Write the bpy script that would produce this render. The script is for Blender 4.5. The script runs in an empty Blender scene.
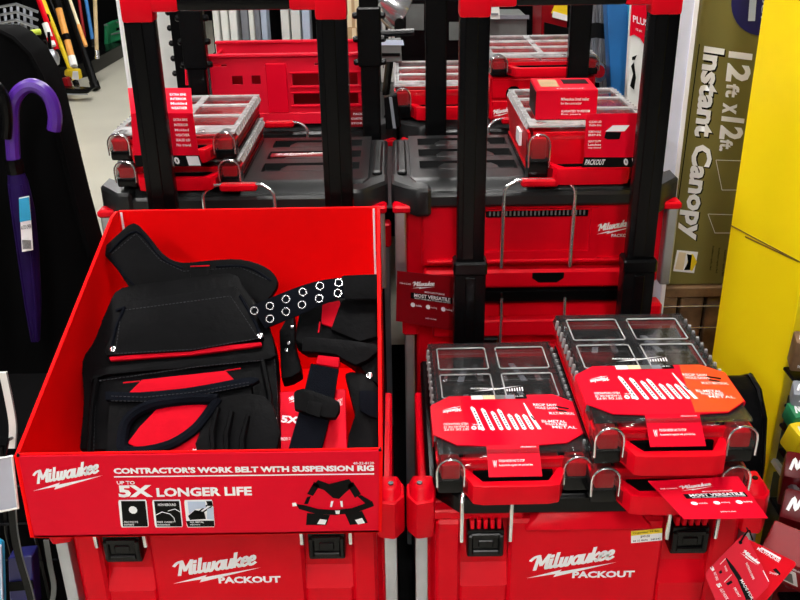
import bpy, bmesh, math, random
from mathutils import Vector as V, Matrix as M
random.seed(7)
S = bpy.context.scene
COL = S.collection

# ---------------------------------------------------------------- camera
FPX = 900.0
PITCH = math.radians(24.4)
ROLL = math.radians(0.868)
EYE = V((0.0, 0.0, 1.52))
FW = V((0, math.cos(PITCH), -math.sin(PITCH)))
UP = V((0, math.sin(PITCH), math.cos(PITCH)))
RT = V((1, 0, 0))
cr, sr = math.cos(ROLL), math.sin(ROLL)
cam = bpy.data.cameras.new('camera')
cam.sensor_width = 36.0
cam.lens = FPX / 800.0 * 36.0
cam.clip_start = 0.05
cam_ob = bpy.data.objects.new('camera', cam)
COL.objects.link(cam_ob)
cx, cy, cz = RT * cr - UP * sr, RT * sr + UP * cr, -FW
cam_ob.matrix_world = M(((cx.x, cy.x, cz.x, EYE.x), (cx.y, cy.y, cz.y, EYE.y), (cx.z, cy.z, cz.z, EYE.z), (0, 0, 0, 1)))
S.camera = cam_ob

# ---------------------------------------------------------------- world, exposure
w = bpy.data.worlds.new('store_air'); S.world = w; w.use_nodes = True
w.node_tree.nodes['Background'].inputs[0].default_value = (0.9, 0.95, 1.0, 1)
w.node_tree.nodes['Background'].inputs[1].default_value = 0.03
S.view_settings.view_transform = 'Standard'
S.view_settings.look = 'None'
S.view_settings.gamma = 1.0
S.view_settings.use_curve_mapping = False
S.view_settings.exposure = 0.0
LAMP_STRENGTH = 58.0

# ---------------------------------------------------------------- helpers
def ray(px, py):
    u, v = (px - 400) / FPX, (py - 300) / FPX
    a, b = u * cr - v * sr, u * sr + v * cr
    return FW + RT * a - UP * b

def at(px, py, Y=None, Z=None, P=None):
    """a place in the room seen at a picture point, on the plane y=Y, z=Z or (point, normal)"""
    d = ray(px, py)
    if Y is not None: t = (Y - EYE.y) / d.y
    elif Z is not None: t = (Z - EYE.z) / d.z
    else: t = (P[0] - EYE).dot(P[1]) / d.dot(P[1])
    return EYE + d * t

MATS = {}
def mat(name, col, rough=0.4, metal=0.0, var=0.08, bump=0.0, bscale=200.0, spec=0.5, coat=0.0, emit=0.0, vscale=14.0):
    if name in MATS: return MATS[name]
    m = bpy.data.materials.new(name); m.use_nodes = True
    nt = m.node_tree; b = nt.nodes['Principled BSDF']
    b.inputs['Roughness'].default_value = rough
    b.inputs['Metallic'].default_value = metal
    b.inputs['Specular IOR Level'].default_value = spec
    b.inputs['Coat Weight'].default_value = coat
    tc = nt.nodes.new('ShaderNodeTexCoord')
    nz = nt.nodes.new('ShaderNodeTexNoise'); nz.inputs['Scale'].default_value = vscale; nz.inputs['Detail'].default_value = 4
    nt.links.new(tc.outputs['Object'], nz.inputs['Vector'])
    rp = nt.nodes.new('ShaderNodeValToRGB')
    rp.color_ramp.elements[0].position = 0.3; rp.color_ramp.elements[1].position = 0.7
    rp.color_ramp.elements[0].color = tuple(c * (1 - var) for c in col) + (1,)
    rp.color_ramp.elements[1].color = tuple(min(1, c * (1 + var)) for c in col) + (1,)
    nt.links.new(nz.outputs['Fac'], rp.inputs['Fac'])
    nt.links.new(rp.outputs['Color'], b.inputs['Base Color'])
    if emit:
        b.inputs['Emission Color'].default_value = tuple(col) + (1,)
        b.inputs['Emission Strength'].default_value = emit
    if bump:
        n2 = nt.nodes.new('ShaderNodeTexNoise'); n2.inputs['Scale'].default_value = bscale; n2.inputs['Detail'].default_value = 3
        nt.links.new(tc.outputs['Object'], n2.inputs['Vector'])
        bp = nt.nodes.new('ShaderNodeBump'); bp.inputs['Strength'].default_value = bump; bp.inputs['Distance'].default_value = 0.002
        nt.links.new(n2.outputs['Fac'], bp.inputs['Height'])
        nt.links.new(bp.outputs['Normal'], b.inputs['Normal'])
    MATS[name] = m
    return m

def clear_mat(name, tint, milk, rough=0.08, gloss=1.0):
    m = bpy.data.materials.new(name); m.use_nodes = True
    nt = m.node_tree; nt.nodes.clear()
    out = nt.nodes.new('ShaderNodeOutputMaterial')
    tr = nt.nodes.new('ShaderNodeBsdfTransparent'); tr.inputs[0].default_value = tuple(tint) + (1,)
    df = nt.nodes.new('ShaderNodeBsdfDiffuse'); df.inputs[0].default_value = (0.75, 0.75, 0.75, 1)
    gl = nt.nodes.new('ShaderNodeBsdfGlossy'); gl.inputs['Roughness'].default_value = rough
    fr = nt.nodes.new('ShaderNodeFresnel'); fr.inputs['IOR'].default_value = 1.45
    tc = nt.nodes.new('ShaderNodeTexCoord')
    nz = nt.nodes.new('ShaderNodeTexNoise'); nz.inputs['Scale'].default_value = 25; nz.inputs['Detail'].default_value = 3
    nt.links.new(tc.outputs['Object'], nz.inputs['Vector'])
    mu = nt.nodes.new('ShaderNodeMath'); mu.operation = 'MULTIPLY'; mu.inputs[1].default_value = milk * 2
    nt.links.new(nz.outputs['Fac'], mu.inputs[0])
    m1 = nt.nodes.new('ShaderNodeMixShader'); m2 = nt.nodes.new('ShaderNodeMixShader')
    nt.links.new(mu.outputs[0], m1.inputs[0]); nt.links.new(tr.outputs[0], m1.inputs[1]); nt.links.new(df.outputs[0], m1.inputs[2])
    mg = nt.nodes.new('ShaderNodeMath'); mg.operation = 'MULTIPLY'; mg.inputs[1].default_value = gloss
    nt.links.new(fr.outputs[0], mg.inputs[0])
    bp = nt.nodes.new('ShaderNodeBump'); bp.inputs['Strength'].default_value = 0.15; bp.inputs['Distance'].default_value = 0.003
    nt.links.new(nz.outputs['Fac'], bp.inputs['Height']); nt.links.new(bp.outputs[0], gl.inputs['Normal'])
    nt.links.new(mg.outputs[0], m2.inputs[0]); nt.links.new(m1.outputs[0], m2.inputs[1]); nt.links.new(gl.outputs[0], m2.inputs[2])
    nt.links.new(m2.outputs[0], out.inputs[0])
    MATS[name] = m
    return m

RED = mat('red_plastic', (0.66, 0.0010, 0.010), 0.34, var=0.05, bump=0.05, bscale=900, spec=0.11)
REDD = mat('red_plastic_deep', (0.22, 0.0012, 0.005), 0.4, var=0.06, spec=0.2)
CARD = mat('red_card', (0.70, 0.0010, 0.018), 0.42, var=0.03, spec=0.10)
CARDIN = mat('red_cardboard_inside', (0.86, 0.0010, 0.002), 0.55, var=0.04, spec=0.08)
PINK = mat('crimson_card', (0.70, 0.004, 0.025), 0.45, var=0.03, spec=0.2)
ORANGE = mat('orange_red_card', (0.80, 0.06, 0.008), 0.4, var=0.05)
BLACK = mat('black_plastic', (0.0022, 0.0022, 0.0025), 0.27, var=0.2, bump=0.05, bscale=700, spec=0.16)
BLACKG = mat('black_gloss', (0.0022, 0.0022, 0.0025), 0.25, var=0.2, spec=0.2)
LIDM = mat('charcoal_lid_plastic', (0.013, 0.0135, 0.014), 0.34, var=0.2, bump=0.10, bscale=600, spec=0.30)
MATTE = mat('black_matte', (0.0018, 0.0018, 0.002), 0.8, var=0.2, spec=0.04)
FABRIC = mat('black_nylon', (0.0030, 0.0030, 0.0034), 0.45, var=0.35, bump=0.8, bscale=70, spec=0.035)
NAVY = mat('dark_webbing', (0.004, 0.005, 0.008), 0.8, var=0.3, bump=0.7, bscale=900, spec=0.03)
REDFAB = mat('red_nylon', (0.50, 0.002, 0.012), 0.6, var=0.12, bump=0.5, bscale=90, spec=0.04)
ALU = mat('aluminium', (0.45, 0.46, 0.50), 0.3, metal=0.85, var=0.1)
STEEL = mat('bright_steel', (0.75, 0.75, 0.76), 0.22, metal=0.9, var=0.05)
WHITE = mat('white_ink', (0.86, 0.85, 0.86), 0.5, var=0.02)
PAPER = mat('white_board', (0.80, 0.80, 0.76), 0.55, var=0.05)
BLUEW = mat('pale_blue_board', (0.50, 0.58, 0.72), 0.5, var=0.08)
GREY = mat('grey_board', (0.20, 0.21, 0.24), 0.5, var=0.15)
DARKW = mat('dark_store_wall', (0.035, 0.035, 0.038), 0.8, var=0.1, spec=0.1)
GREYP = mat('grey_plastic', (0.12, 0.125, 0.12), 0.5, var=0.2)
BLK = mat('black_ink', (0.003, 0.003, 0.003), 0.5, var=0.1, spec=0.08)
YELLOW = mat('yellow_card', (1.0, 0.74, 0.003), 0.42, var=0.03, vscale=4)
OLIVE = mat('olive_card', (0.175, 0.150, 0.040), 0.42, var=0.10, vscale=5)
NAVYI = mat('navy_ink', (0.010, 0.010, 0.10), 0.4, var=0.25)
BROWN = mat('brown_wood', (0.16, 0.085, 0.035), 0.6, var=0.4, vscale=30)
KRAFT = mat('kraft_card', (0.45, 0.30, 0.15), 0.7, var=0.15)
CREAM = mat('cream_card', (0.75, 0.62, 0.40), 0.6, var=0.1)
BLUE = mat('blue_card', (0.012, 0.14, 0.40), 0.5, var=0.2, vscale=6)
PURPLE = mat('purple_plastic', (0.075, 0.014, 0.27), 0.35, var=0.15)
PURFAB = mat('purple_cloth', (0.013, 0.004, 0.055), 0.6, var=0.35, bump=0.3, bscale=300, spec=0.1)
YPOLE = mat('yellow_paint', (0.85, 0.60, 0.01), 0.4, var=0.08)
ORWOOD = mat('orange_wood', (0.75, 0.32, 0.06), 0.5, var=0.15)
WOOD = mat('pale_wood', (0.62, 0.46, 0.24), 0.55, var=0.15)
GREEN = mat('green_plastic', (0.01, 0.19, 0.07), 0.45, var=0.25)
LIME = mat('lime_plastic', (0.50, 0.62, 0.03), 0.45, var=0.1)
CYAN = mat('cyan_plastic', (0.02, 0.35, 0.62), 0.45, var=0.15)
STITCH = mat('grey_thread', (0.035, 0.035, 0.04), 0.7, var=0.2, spec=0.1)
CLEAR = clear_mat('clear_plastic', (0.93, 0.93, 0.94), 0.012, gloss=0.45)
MILKY = clear_mat('frosted_clear_plastic', (0.72, 0.72, 0.73), 0.018, rough=0.06, gloss=0.5)
MILKW = clear_mat('pale_clear_plastic', (0.90, 0.88, 0.88), 0.45, rough=0.15, gloss=0.4)

def floor_tone():
    m = mat('polished_concrete', (0.50, 0.48, 0.40), 0.28, var=0.10, vscale=1.3, spec=0.4)
    return m

class MB:
    def __init__(s): s.bm = bmesh.new()
    def _bev(s, faces, bev, seg=1):
        if bev:
            es = list({e for f in faces for e in f.edges})
            bmesh.ops.bevel(s.bm, geom=es, offset=bev, segments=seg, affect='EDGES', profile=0.6, clamp_overlap=True)
    def prism(s, pts, ext, bev=0, seg=1):
        ext = V(ext); a = [s.bm.verts.new(V(p)) for p in pts]; b = [s.bm.verts.new(V(p) + ext) for p in pts]
        n = len(a); fs = [s.bm.faces.new(a), s.bm.faces.new(b[::-1])]
        for i in range(n): fs.append(s.bm.faces.new((a[i], b[i], b[(i + 1) % n], a[(i + 1) % n])))
        bmesh.ops.recalc_face_normals(s.bm, faces=fs)
        s._bev(fs, bev, seg)
        return s
    def hexa(s, lo, hi, bev=0, seg=1):
        a = [s.bm.verts.new(V(p)) for p in lo]; b = [s.bm.verts.new(V(p)) for p in hi]
        n = len(a); fs = [s.bm.faces.new(a), s.bm.faces.new(b[::-1])]
        for i in range(n): fs.append(s.bm.faces.new((a[i], b[i], b[(i + 1) % n], a[(i + 1) % n])))
        bmesh.ops.recalc_face_normals(s.bm, faces=fs)
        s._bev(fs, bev, seg)
        return s
    def box(s, x0, x1, y0, y1, z0, z1, bev=0, seg=1):
        return s.prism([(x0, y0, z0), (x1, y0, z0), (x1, y1, z0), (x0, y1, z0)], (0, 0, z1 - z0), bev, seg)
    def holes(s, x0, x1, y0, y1, lo, hi, hs, axis='z'):
        """slab with real rectangular openings; axis is the slab's normal"""
        xs = sorted({x0, x1, *[h[0] for h in hs], *[h[1] for h in hs]}); ys = sorted({y0, y1, *[h[2] for h in hs], *[h[3] for h in hs]})
        for j in range(len(ys) - 1):
            run = None
            for i in range(len(xs)):
                solid = i < len(xs) - 1 and not any(h[0] <= (xs[i] + xs[i + 1]) / 2 <= h[1] and h[2] <= (ys[j] + ys[j + 1]) / 2 <= h[3] for h in hs)
                if solid and run is None: run = xs[i]
                if not solid and run is not None:
                    if axis == 'z': s.box(run, xs[i], ys[j], ys[j + 1], lo, hi)
                    else: s.box(run, xs[i], lo, hi, ys[j], ys[j + 1])
                    run = None
        return s
    def tube(s, path, r, n=8, closed=False, flat=None):
        path = [V(p) for p in path]; rings = []; L = len(path)
        rs = r if isinstance(r, (list, tuple)) else [r] * L
        prev = None
        for i, p in enumerate(path):
            t = (path[(i + 1) % L] - path[i - 1]) if closed else (path[min(i + 1, L - 1)] - path[max(i - 1, 0)])
            t.normalize()
            if prev is None:
                ref = V((0, 0, 1)) if abs(t.z) < 0.9 else V((1, 0, 0))
                a = t.cross(ref).normalized()
            else: a = (prev - t * prev.dot(t)).normalized()
            prev = a; b = t.cross(a)
            fa, fb = flat if flat else (1, 1)
            rings.append([s.bm.verts.new(p + (a * math.cos(k * 2 * math.pi / n) * fa + b * math.sin(k * 2 * math.pi / n) * fb) * rs[i]) for k in range(n)])
        fs = []
        for i in range(L if closed else L - 1):
            A, B = rings[i], rings[(i + 1) % L]
            for k in range(n): fs.append(s.bm.faces.new((A[k], A[(k + 1) % n], B[(k + 1) % n], B[k])))
        if not closed: fs.append(s.bm.faces.new(rings[0][::-1])); fs.append(s.bm.faces.new(rings[-1]))
        bmesh.ops.recalc_face_normals(s.bm, faces=fs)
        return s
    def strap(s, path, wide, thick, up=(0, 0, 1)):
        """flat band swept along a path; wide is the half-width vector or a list of them"""
        path = [V(p) for p in path]; L = len(path); rows = []
        for i, p in enumerate(path):
            t = (path[min(i + 1, L - 1)] - path[max(i - 1, 0)]).normalized()
            wv = V(wide[i]) if isinstance(wide, list) else V(wide)
            nrm = t.cross(wv).normalized() * (thick / 2)
            rows.append([s.bm.verts.new(p - wv - nrm), s.bm.verts.new(p + wv - nrm), s.bm.verts.new(p + wv + nrm), s.bm.verts.new(p - wv + nrm)])
        fs = [s.bm.faces.new(rows[0][::-1]), s.bm.faces.new(rows[-1])]
        for i in range(L - 1):
            for k in range(4): fs.append(s.bm.faces.new((rows[i][k], rows[i][(k + 1) % 4], rows[i + 1][(k + 1) % 4], rows[i + 1][k])))
        bmesh.ops.recalc_face_normals(s.bm, faces=fs)
        return s
    def lathe(s, prof, n=16, o=(0, 0, 0), ax=(0, 0, 1)):
        ax = V(ax).normalized(); a = ax.orthogonal().normalized(); b = ax.cross(a); o = V(o); rings = []
        for r, h in prof: rings.append([s.bm.verts.new(o + ax * h + (a * math.cos(k * 2 * math.pi / n) + b * math.sin(k * 2 * math.pi / n)) * max(r, 1e-5)) for k in range(n)])
        fs = []
        for A, B in zip(rings, rings[1:]):
            for k in range(n): fs.append(s.bm.faces.new((A[k], A[(k + 1) % n], B[(k + 1) % n], B[k])))
        fs.append(s.bm.faces.new(rings[0][::-1])); fs.append(s.bm.faces.new(rings[-1]))
        bmesh.ops.recalc_face_normals(s.bm, faces=fs)
        return s
    # ---- flat print
    def poly(s, pts):
        s.bm.faces.new([s.bm.verts.new(V(p)) for p in pts]); return s
    def add(s, vs, fs, fn):
        vv = [s.bm.verts.new(fn(p)) for p in vs]
        for f in fs:
            try: s.bm.faces.new([vv[i] for i in f])
            except ValueError: pass
        return s
    def fit(s, geo, A, B, C, lift=V((0, 0, 0))):
        """map flat artwork (verts, faces) onto the parallelogram A (left bottom), B (right bottom), C (left top)"""
        vs, fs = geo; A, B, C = V(A), V(B), V(C)
        x0 = min(v[0] for v in vs); x1 = max(v[0] for v in vs); y0 = min(v[1] for v in vs); y1 = max(v[1] for v in vs)
        nn = (B - A).cross(C - A).normalized()
        return s.add(vs, fs, lambda p: A + (B - A) * ((p[0] - x0) / (x1 - x0)) + (C - A) * ((p[1] - y0) / (y1 - y0)) + lift + nn * p[2])
    def build(s, name, m, parent=None, smooth=0.6):
        for f in s.bm.faces: f.smooth = True
        for e in s.bm.edges: e.smooth = len(e.link_faces) == 2 and e.calc_face_angle(9) < smooth
        me = bpy.data.meshes.new(name); s.bm.to_mesh(me); s.bm.free()
        me.materials.append(m)
        o = bpy.data.objects.new(name, me); COL.objects.link(o)
        if parent: o.parent = parent
        return o

def tag(o, label, cat, group=None, kind=None):
    if label: o['label'] = label
    if cat: o['category'] = cat
    if group: o['group'] = group
    if kind: o['kind'] = kind
    return o

def thing(name, label, cat, loc=(0, 0, 0), rz=0, group=None):
    o = bpy.data.objects.new(name, None); COL.objects.link(o)
    o.empty_display_size = 0.05; o.location = loc; o.rotation_euler = (0, 0, rz)
    return tag(o, label, cat, group)

def kids(o): return [c for c in bpy.data.objects if c.parent == o]
def copy_tree(o, parent=None):
    c = o.copy(); COL.objects.link(c); c.parent = parent
    for k in kids(o): copy_tree(k, c)
    return c

def again(o, parent, loc=None):
    c = o.copy(); COL.objects.link(c); c.parent = parent
    if loc is not None: c.location = loc
    return c

_tx = {}
def text(body, bold=0.0, shear=0.0, spacing=1.0):
    k = (body, bold, shear, spacing)
    if k not in _tx:
        c = bpy.data.curves.new('t', 'FONT'); c.body = body; c.size = 1; c.offset = bold; c.shear = shear; c.space_character = spacing
        c.resolution_u = 2; c.fill_mode = 'FRONT' if hasattr(c, 'fill_mode') else c.fill_mode
        o = bpy.data.objects.new('t', c); COL.objects.link(o)
        bpy.context.view_layer.update()
        me = o.evaluated_get(bpy.context.evaluated_depsgraph_get()).to_mesh()
        _tx[k] = ([tuple(v.co) for v in me.vertices], [tuple(p.vertices) for p in me.polygons])
        o.evaluated_get(bpy.context.evaluated_depsgraph_get()).to_mesh_clear()
        bpy.data.objects.remove(o); bpy.data.curves.remove(c)
    return _tx[k]

def stroke(pts, wd):
    """flat pen stroke: (verts, faces)"""
    vs, fs = [], []
    P = [V((p[0], p[1])) for p in pts]
    for i, p in enumerate(P):
        t = P[min(i + 1, len(P) - 1)] - P[max(i - 1, 0)]; t.normalize(); n = V((-t.y, t.x)) * wd / 2
        q = p - t * wd * 0.3 if i == 0 else (p + t * wd * 0.3 if i == len(P) - 1 else p)
        vs += [(q + n)[:] , (q - n)[:]]
    for i in range(len(P) - 1): fs.append((2 * i, 2 * i + 1, 2 * i + 3, 2 * i + 2))
    return vs, fs

def smooth2(pts, k=3):
    out = []
    P = [V(p) for p in pts]; n = len(P)
    for i in range(n - 1):
        p0, p1, p2, p3 = P[max(i - 1, 0)], P[i], P[i + 1], P[min(i + 2, n - 1)]
        for j in range(k):
            t = j / k
            out.append(0.5 * ((2 * p1) + (p2 - p0) * t + (2 * p0 - 5 * p1 + 4 * p2 - p3) * t * t + (3 * p1 - p0 - 3 * p2 + p3) * t ** 3))
    out.append(P[-1]); return out

def script_logo():
    G = {'M': (1.22, [[(-.42, 1.12), (-.2, 1.42), (.12, 1.5)], [(.08, 0), (.14, 1.5)], [(.14, 1.5), (.5, .45)], [(.5, .45), (.92, 1.5)], [(.92, 1.5), (.92, .12), (1.08, .02)]]),
         'i': (.40, [[(0, .95), (0, .2), (.1, 0), (.28, .12)], [(0, 1.2), (0, 1.38)]]),
         'l': (.40, [[(0, 1.55), (0, .2), (.1, 0), (.28, .12)]]),
         'w': (.92, [[(0, .95), (.0, .25), (.12, 0), (.28, .08), (.38, .9)], [(.38, .9), (.36, .2), (.48, 0), (.64, .08), (.74, .95)]]),
         'a': (.74, [[(.5, .75), (.32, .92), (.08, .7), (.0, .35), (.14, .02), (.36, .1), (.5, .45)], [(.52, .95), (.5, .2), (.58, 0), (.72, .12)]]),
         'u': (.74, [[(0, .95), (0, .25), (.14, 0), (.34, .1), (.48, .9)], [(.48, .95), (.47, .2), (.56, 0), (.7, .12)]]),
         'k': (.60, [[(0, 1.55), (0, 0)], [(.44, .92), (.06, .46), (.3, .2), (.42, 0), (.56, .1)]]),
         'e': (.56, [[(.04, .45), (.36, .56), (.36, .84), (.18, .93), (.0, .6), (.02, .2), (.2, 0), (.48, .2)]])}
    vs, fs = [], []
    def put(g, fn):
        o = len(vs); vs.extend(fn(p) for p in g[0]); fs.extend(tuple(i + o for i in f) for f in g[1])
    nst = [0]; x = 0.55; rise = math.tan(math.radians(11))
    for ch in 'Milwaukee':
        adv, ss = G[ch]
        for st in ss:
            pts = [p[:2] for p in smooth2([(a, b, 0) for a, b in st], 3)] if len(st) > 2 else st
            nst[0] += 1
            put(stroke(pts, .29), lambda p, x=x: (x + p[0] + p[1] * .16, p[1] + (x + p[0]) * rise, nst[0] * .00004))
        x += adv
    W = x
    bolt = [(0.0, -.84), (2.75, .10), (2.62, -.14), (W + .35, .86), (2.12, -.74), (2.30, -.38)]
    o = len(vs); vs.extend((a, b, 0) for a, b in bolt); fs += [(o, o + 1, o + 2, o + 5), (o + 5, o + 2, o + 3, o + 4)]
    return vs, fs
LOGO = script_logo()
def W(s, bold=0.012): return text(s, bold)
def rect2(x0, y0, x1, y1): return ([(x0, y0, 0), (x1, y0, 0), (x1, y1, 0), (x0, y1, 0)], [(0, 1, 2, 3)])

def front(x, z, y=-0.0006): return V((x, y, z))
def fit_front(mb, geo, x0, x1, z0, z1, y): mb.fit(geo, (x0, y, z0), (x1, y, z0), (x0, y, z1))
def fit_top(mb, geo, x0, x1, y0, y1, z): mb.fit(geo, (x0, y0, z), (x1, y0, z), (x0, y1, z))
def rows_of_print(mb, x0, x1, z0, n, dz, h, put, words):
    for i in range(n): put(mb, W(words[i % len(words)]), x0, x0 + (x1 - x0) * (0.7 + 0.3 * ((i * 37) % 10) / 10), z0 - i * dz, z0 - i * dz + h)

# ================================================================ the room
tag(MB().box(-7, 6, -5, 13, -0.1, 0).build('floor', floor_tone()), None, None, kind='structure')
tag(MB().box(-7, 6, -5, 13, 3.6, 3.7).build('ceiling', DARKW), None, None, kind='structure')
tag(MB().box(-7, 6, 13, 13.1, 0, 3.6).build('wall_back', MATTE), None, None, kind='structure')
tag(MB().box(-7.1, -7, -5, 13, 0, 3.6).build('wall_left', DARKW), None, None, kind='structure')
tag(MB().box(6, 6.1, -5, 13, 0, 3.6).build('wall_right', DARKW), None, None, kind='structure')
tag(MB().box(-7, 6, -5.1, -5, 0, 3.6).build('wall_front', DARKW), None, None, kind='structure')

shade_sheet = MB().box(-1.25, .66, .95, 2.95, 0, .002).build('floor_tone', MATTE); tag(shade_sheet, 'added black sheet for the shade under the tool boxes', 'shade sheet')  # added black sheet, stands in for the shade on the floor between the boxes
LAMP = mat('lamp_diffuser', (1.0, 0.98, 0.95), 0.6, var=0.0, emit=LAMP_STRENGTH)
def ceiling_light(x, y, first=[None]):
    if first[0] is None:
        t = thing('ceiling_light', 'long white fluorescent ceiling light overhead', 'light', group='ceiling lights')
        MB().box(-.17, .17, -.65, .65, .02, .09, .01).build('housing', PAPER, t)
        MB().box(-.15, .15, -.62, .62, -.01, .02, .01).build('diffuser', LAMP, t)
        first[0] = t
    else: t = copy_tree(first[0])
    t.location = (x, y, 3.51)
for lx in (-2.4, 0.1):
    for ly in (-3.4, -1.3, 1.5, 5.0, 8.0): ceiling_light(lx, ly)

# ================================================================ rolling tool boxes in front
def rolling_box(label, xc, yf, pole_px, words):
    t = thing('rolling_tool_box', label, 'tool box', (xc, yf, .002), group='rolling tool boxes in the front row'); t.scale.x = 1.025
    # body: core plus proud front panels, latch bays left open
    b = MB()
    b.box(-.245, .245, .022, .455, .06, .62, .006)
    b.box(-.122, .122, 0, .03, .10, .60, .005)
    for s in (-1, 1):
        b.box(min(s * .198, s * .238), max(s * .198, s * .238), 0, .03, .10, .60, .005)
        x0, x1 = sorted((s * .122, s * .198))
        b.box(x0, x1, 0.001, .03, .10, .470, .003)
        b.prism([(x0, .001, .468), (x0, .024, .468), (x0, .024, .502)], (x1 - x0, 0, 0))
        b.box(min(s * .236, s * .262), max(s * .236, s * .262), .03, .43, .06, .59, .004)
    b.build('body', RED, t)
    l = MB()                                           # red lip under the lid, sloped in the middle
    l.hexa([(-.10, -.012, .588), (.10, -.012, .588), (.10, .03, .588), (-.10, .03, .588)], [(-.075, .002, .616), (.075, .002, .616), (.075, .03, .616), (-.075, .03, .616)], .002)
    for s in (-1, 1):
        x0, x1 = sorted((s * .10, s * .245)); l.box(x0, x1, .004, .05, .600, .618, .003)
        for k in range(5):
            xx = s * .160 + (k - 2) * .0105; l.box(xx - .0032, xx + .0032, -.006, .02, .588, .606, .001)
    l.build('lip', RED, t)
    lid = MB(); lid.prism([(-.232, .03, .616), (-.20, -.006, .616), (.20, -.006, .616), (.232, .03, .616), (.25, .05, .616), (.25, .45, .616), (-.25, .45, .616), (-.25, .05, .616)], (0, 0, .036), .005)
    lid.build('lid', BLACK, t)
    rib0 = None
    for k in range(26):
        xx = -.225 + k * .018
        if rib0 is None: rib0 = MB().box(-.003, .003, .035, .43, .650, .657, .0015).build('lid_rib', BLACK, t); rib0.location.x = xx
        else: again(rib0, t, (xx, 0, 0))
    cap = None
    for s in (-1, 1):
        c = MB().prism([(s * .236, .035, .572), (s * .240, -.004, .572), (s * .268, -.010, .572), (s * .283, .012, .572), (s * .283, .05, .572), (s * .236, .05, .572)], (0, 0, .070), .006, 2)
        c.hexa([(s * .238, .03, .64), (s * .244, .0, .64), (s * .268, -.004, .64), (s * .279, .014, .64), (s * .279, .05, .64), (s * .238, .05, .64)],
               [(s * .242, .04, .655), (s * .250, .016, .655), (s * .266, .012, .655), (s * .272, .02, .655), (s * .272, .05, .655), (s * .242, .05, .655)], .002)
        c = c.build('corner_cap', RED, t)
        MB().lathe([(.0045, 0), (.0045, .002), (.002, .002)], 10, (s * .262, .028, .655)).build('screw', BLACK, c)
        MB().box(*sorted((s * .250, s * .270)), .004, .030, .05, .574, .004, 2).build('corner_post', ALU, t)
        MB().box(*sorted((s * .240, s * .279)), -.002, .05, .02, .075, .006).build('foot', BLACK, t)
        la = MB(); x = s * .160
        la.box(x - .029, x + .029, -.010, .022, .536, .590, .004, 2)
        la.box(x - .021, x + .021, -.014, -.008, .543, .552, .002); la.box(x - .024, x + .024, -.014, -.008, .575, .585, .002)
        la.box(x - .012, x + .012, -.0125, -.009, .556, .571, .002)
        for q in (-1, 1): la.box(x + q * .024 - .004, x + q * .024 + .004, -.015, -.008, .543, .582, .002)
        la = la.build('latch', BLACKG, t)
        for q in (-1, 1):
            xx = x + q * .038
            MB().tube([(xx, -.012, .570), (xx, -.013, .60), (xx, -.013, .648), (xx - q * .002, -.006, .658), (xx - q * .004, .02, .660)], .0033, 8).build('latch_wire', STEEL, la)
        MB().lathe([(.09, -.02), (.10, -.012), (.10, .012), (.09, .02)], 24, (s * .25, .47, .10), (1, 0, 0)).build('wheel', BLACK, t)
    # telescopic handle
    yh = .462
    xs = [(p - xc) / 1.025 for p in pole_px]
    for x in xs:
        MB().box(x - .030, x + .030, yh - .018, yh + .022, .30, .862, .004, 2).box(x - .032, x + .032, yh - .022, yh + .026, .838, .866, .004).box(x - .010, x + .010, yh - .022, yh, .32, .835, .002).build('handle_sleeve', BLACK, t)
        p = MB().box(x - .026, x + .026, yh - .012, yh + .016, .86, 1.345, .004, 2)
        p.box(x - .016, x + .006, yh - .0145, yh, .87, 1.34, .0015).build('handle_pole', BLACK, t)
    for x, s in zip(xs, (-1, 1)):
        g = MB()
        g.box(x - .027, x + .027, yh - .017, yh + .021, 1.318, 1.374, .007, 2)
        g.box(*sorted((x, x - s * .07)), yh - .015, yh + .019, 1.335, 1.372, .007, 2)
        g.build('handle_corner', RED, t)
    MB().box(xs[0] + .066, xs[1] - .066, yh - .015, yh + .019, 1.336, 1.371, .008, 2).build('handle_grip', BLACK, t)
    pr = MB()
    if words:
        fit_front(pr, LOGO, -.092, .052, .483, .547, -.0012)
        fit_front(pr, text('PACKOUT', .045), -.018, .082, .482, .496, -.0012)
    pr.build('lettering', WHITE, t)
    return t

YF = 1.163
xL = at(221, 505, Y=YF).x; xR = at(590, 500, Y=YF).x
cartL = rolling_box('red rolling tool box under the open cardboard display tray', xL, YF, [at(150, 100, Y=1.625).x, at(335, 100, Y=1.625).x], 1)
cartR = rolling_box('red rolling tool box with the price sticker, carrying the clear-lidded organizers', xR, YF, [at(473, 100, Y=1.625).x, at(655, 100, Y=1.625).x], 1)

# price sticker on the right one
st = thing('price_sticker', 'small white price sticker with a yellow top strip on the red box front', 'sticker', (xR, YF, 0))
A, B_, C_ = [at(px, py, Y=YF - .0008) - V((xR, YF, 0)) for px, py in ((631, 543), (662, 540), (631, 531))]
MB().prism([A, B_, B_ + C_ - A, C_], (0, -.0006, 0)).build('label', WHITE, st)
D = C_ + (A - C_) * .38
MB().prism([D, D + B_ - A, B_ + C_ - A, C_], (0, -.0008, 0)).build('header', YPOLE, st)
pr = MB(); L = V((0, -.001, 0))
pr.fit(W('Organizer 10 Bin'), A + (C_ - A) * .72 + (B_ - A) * .05, A + (C_ - A) * .72 + (B_ - A) * .9, A + (C_ - A) * .9 + (B_ - A) * .05, L)
pr.fit(W('$99.00'), A + (C_ - A) * .36 + (B_ - A) * .3, A + (C_ - A) * .36 + (B_ - A) * .6, A + (C_ - A) * .58 + (B_ - A) * .3, L)
pr.fit(W('48 22 8436   045242'), A + (C_ - A) * .1 + (B_ - A) * .05, A + (C_ - A) * .1 + (B_ - A) * .95, A + (C_ - A) * .24 + (B_ - A) * .05, L)
pr.build('print', BLK, st)

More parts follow.
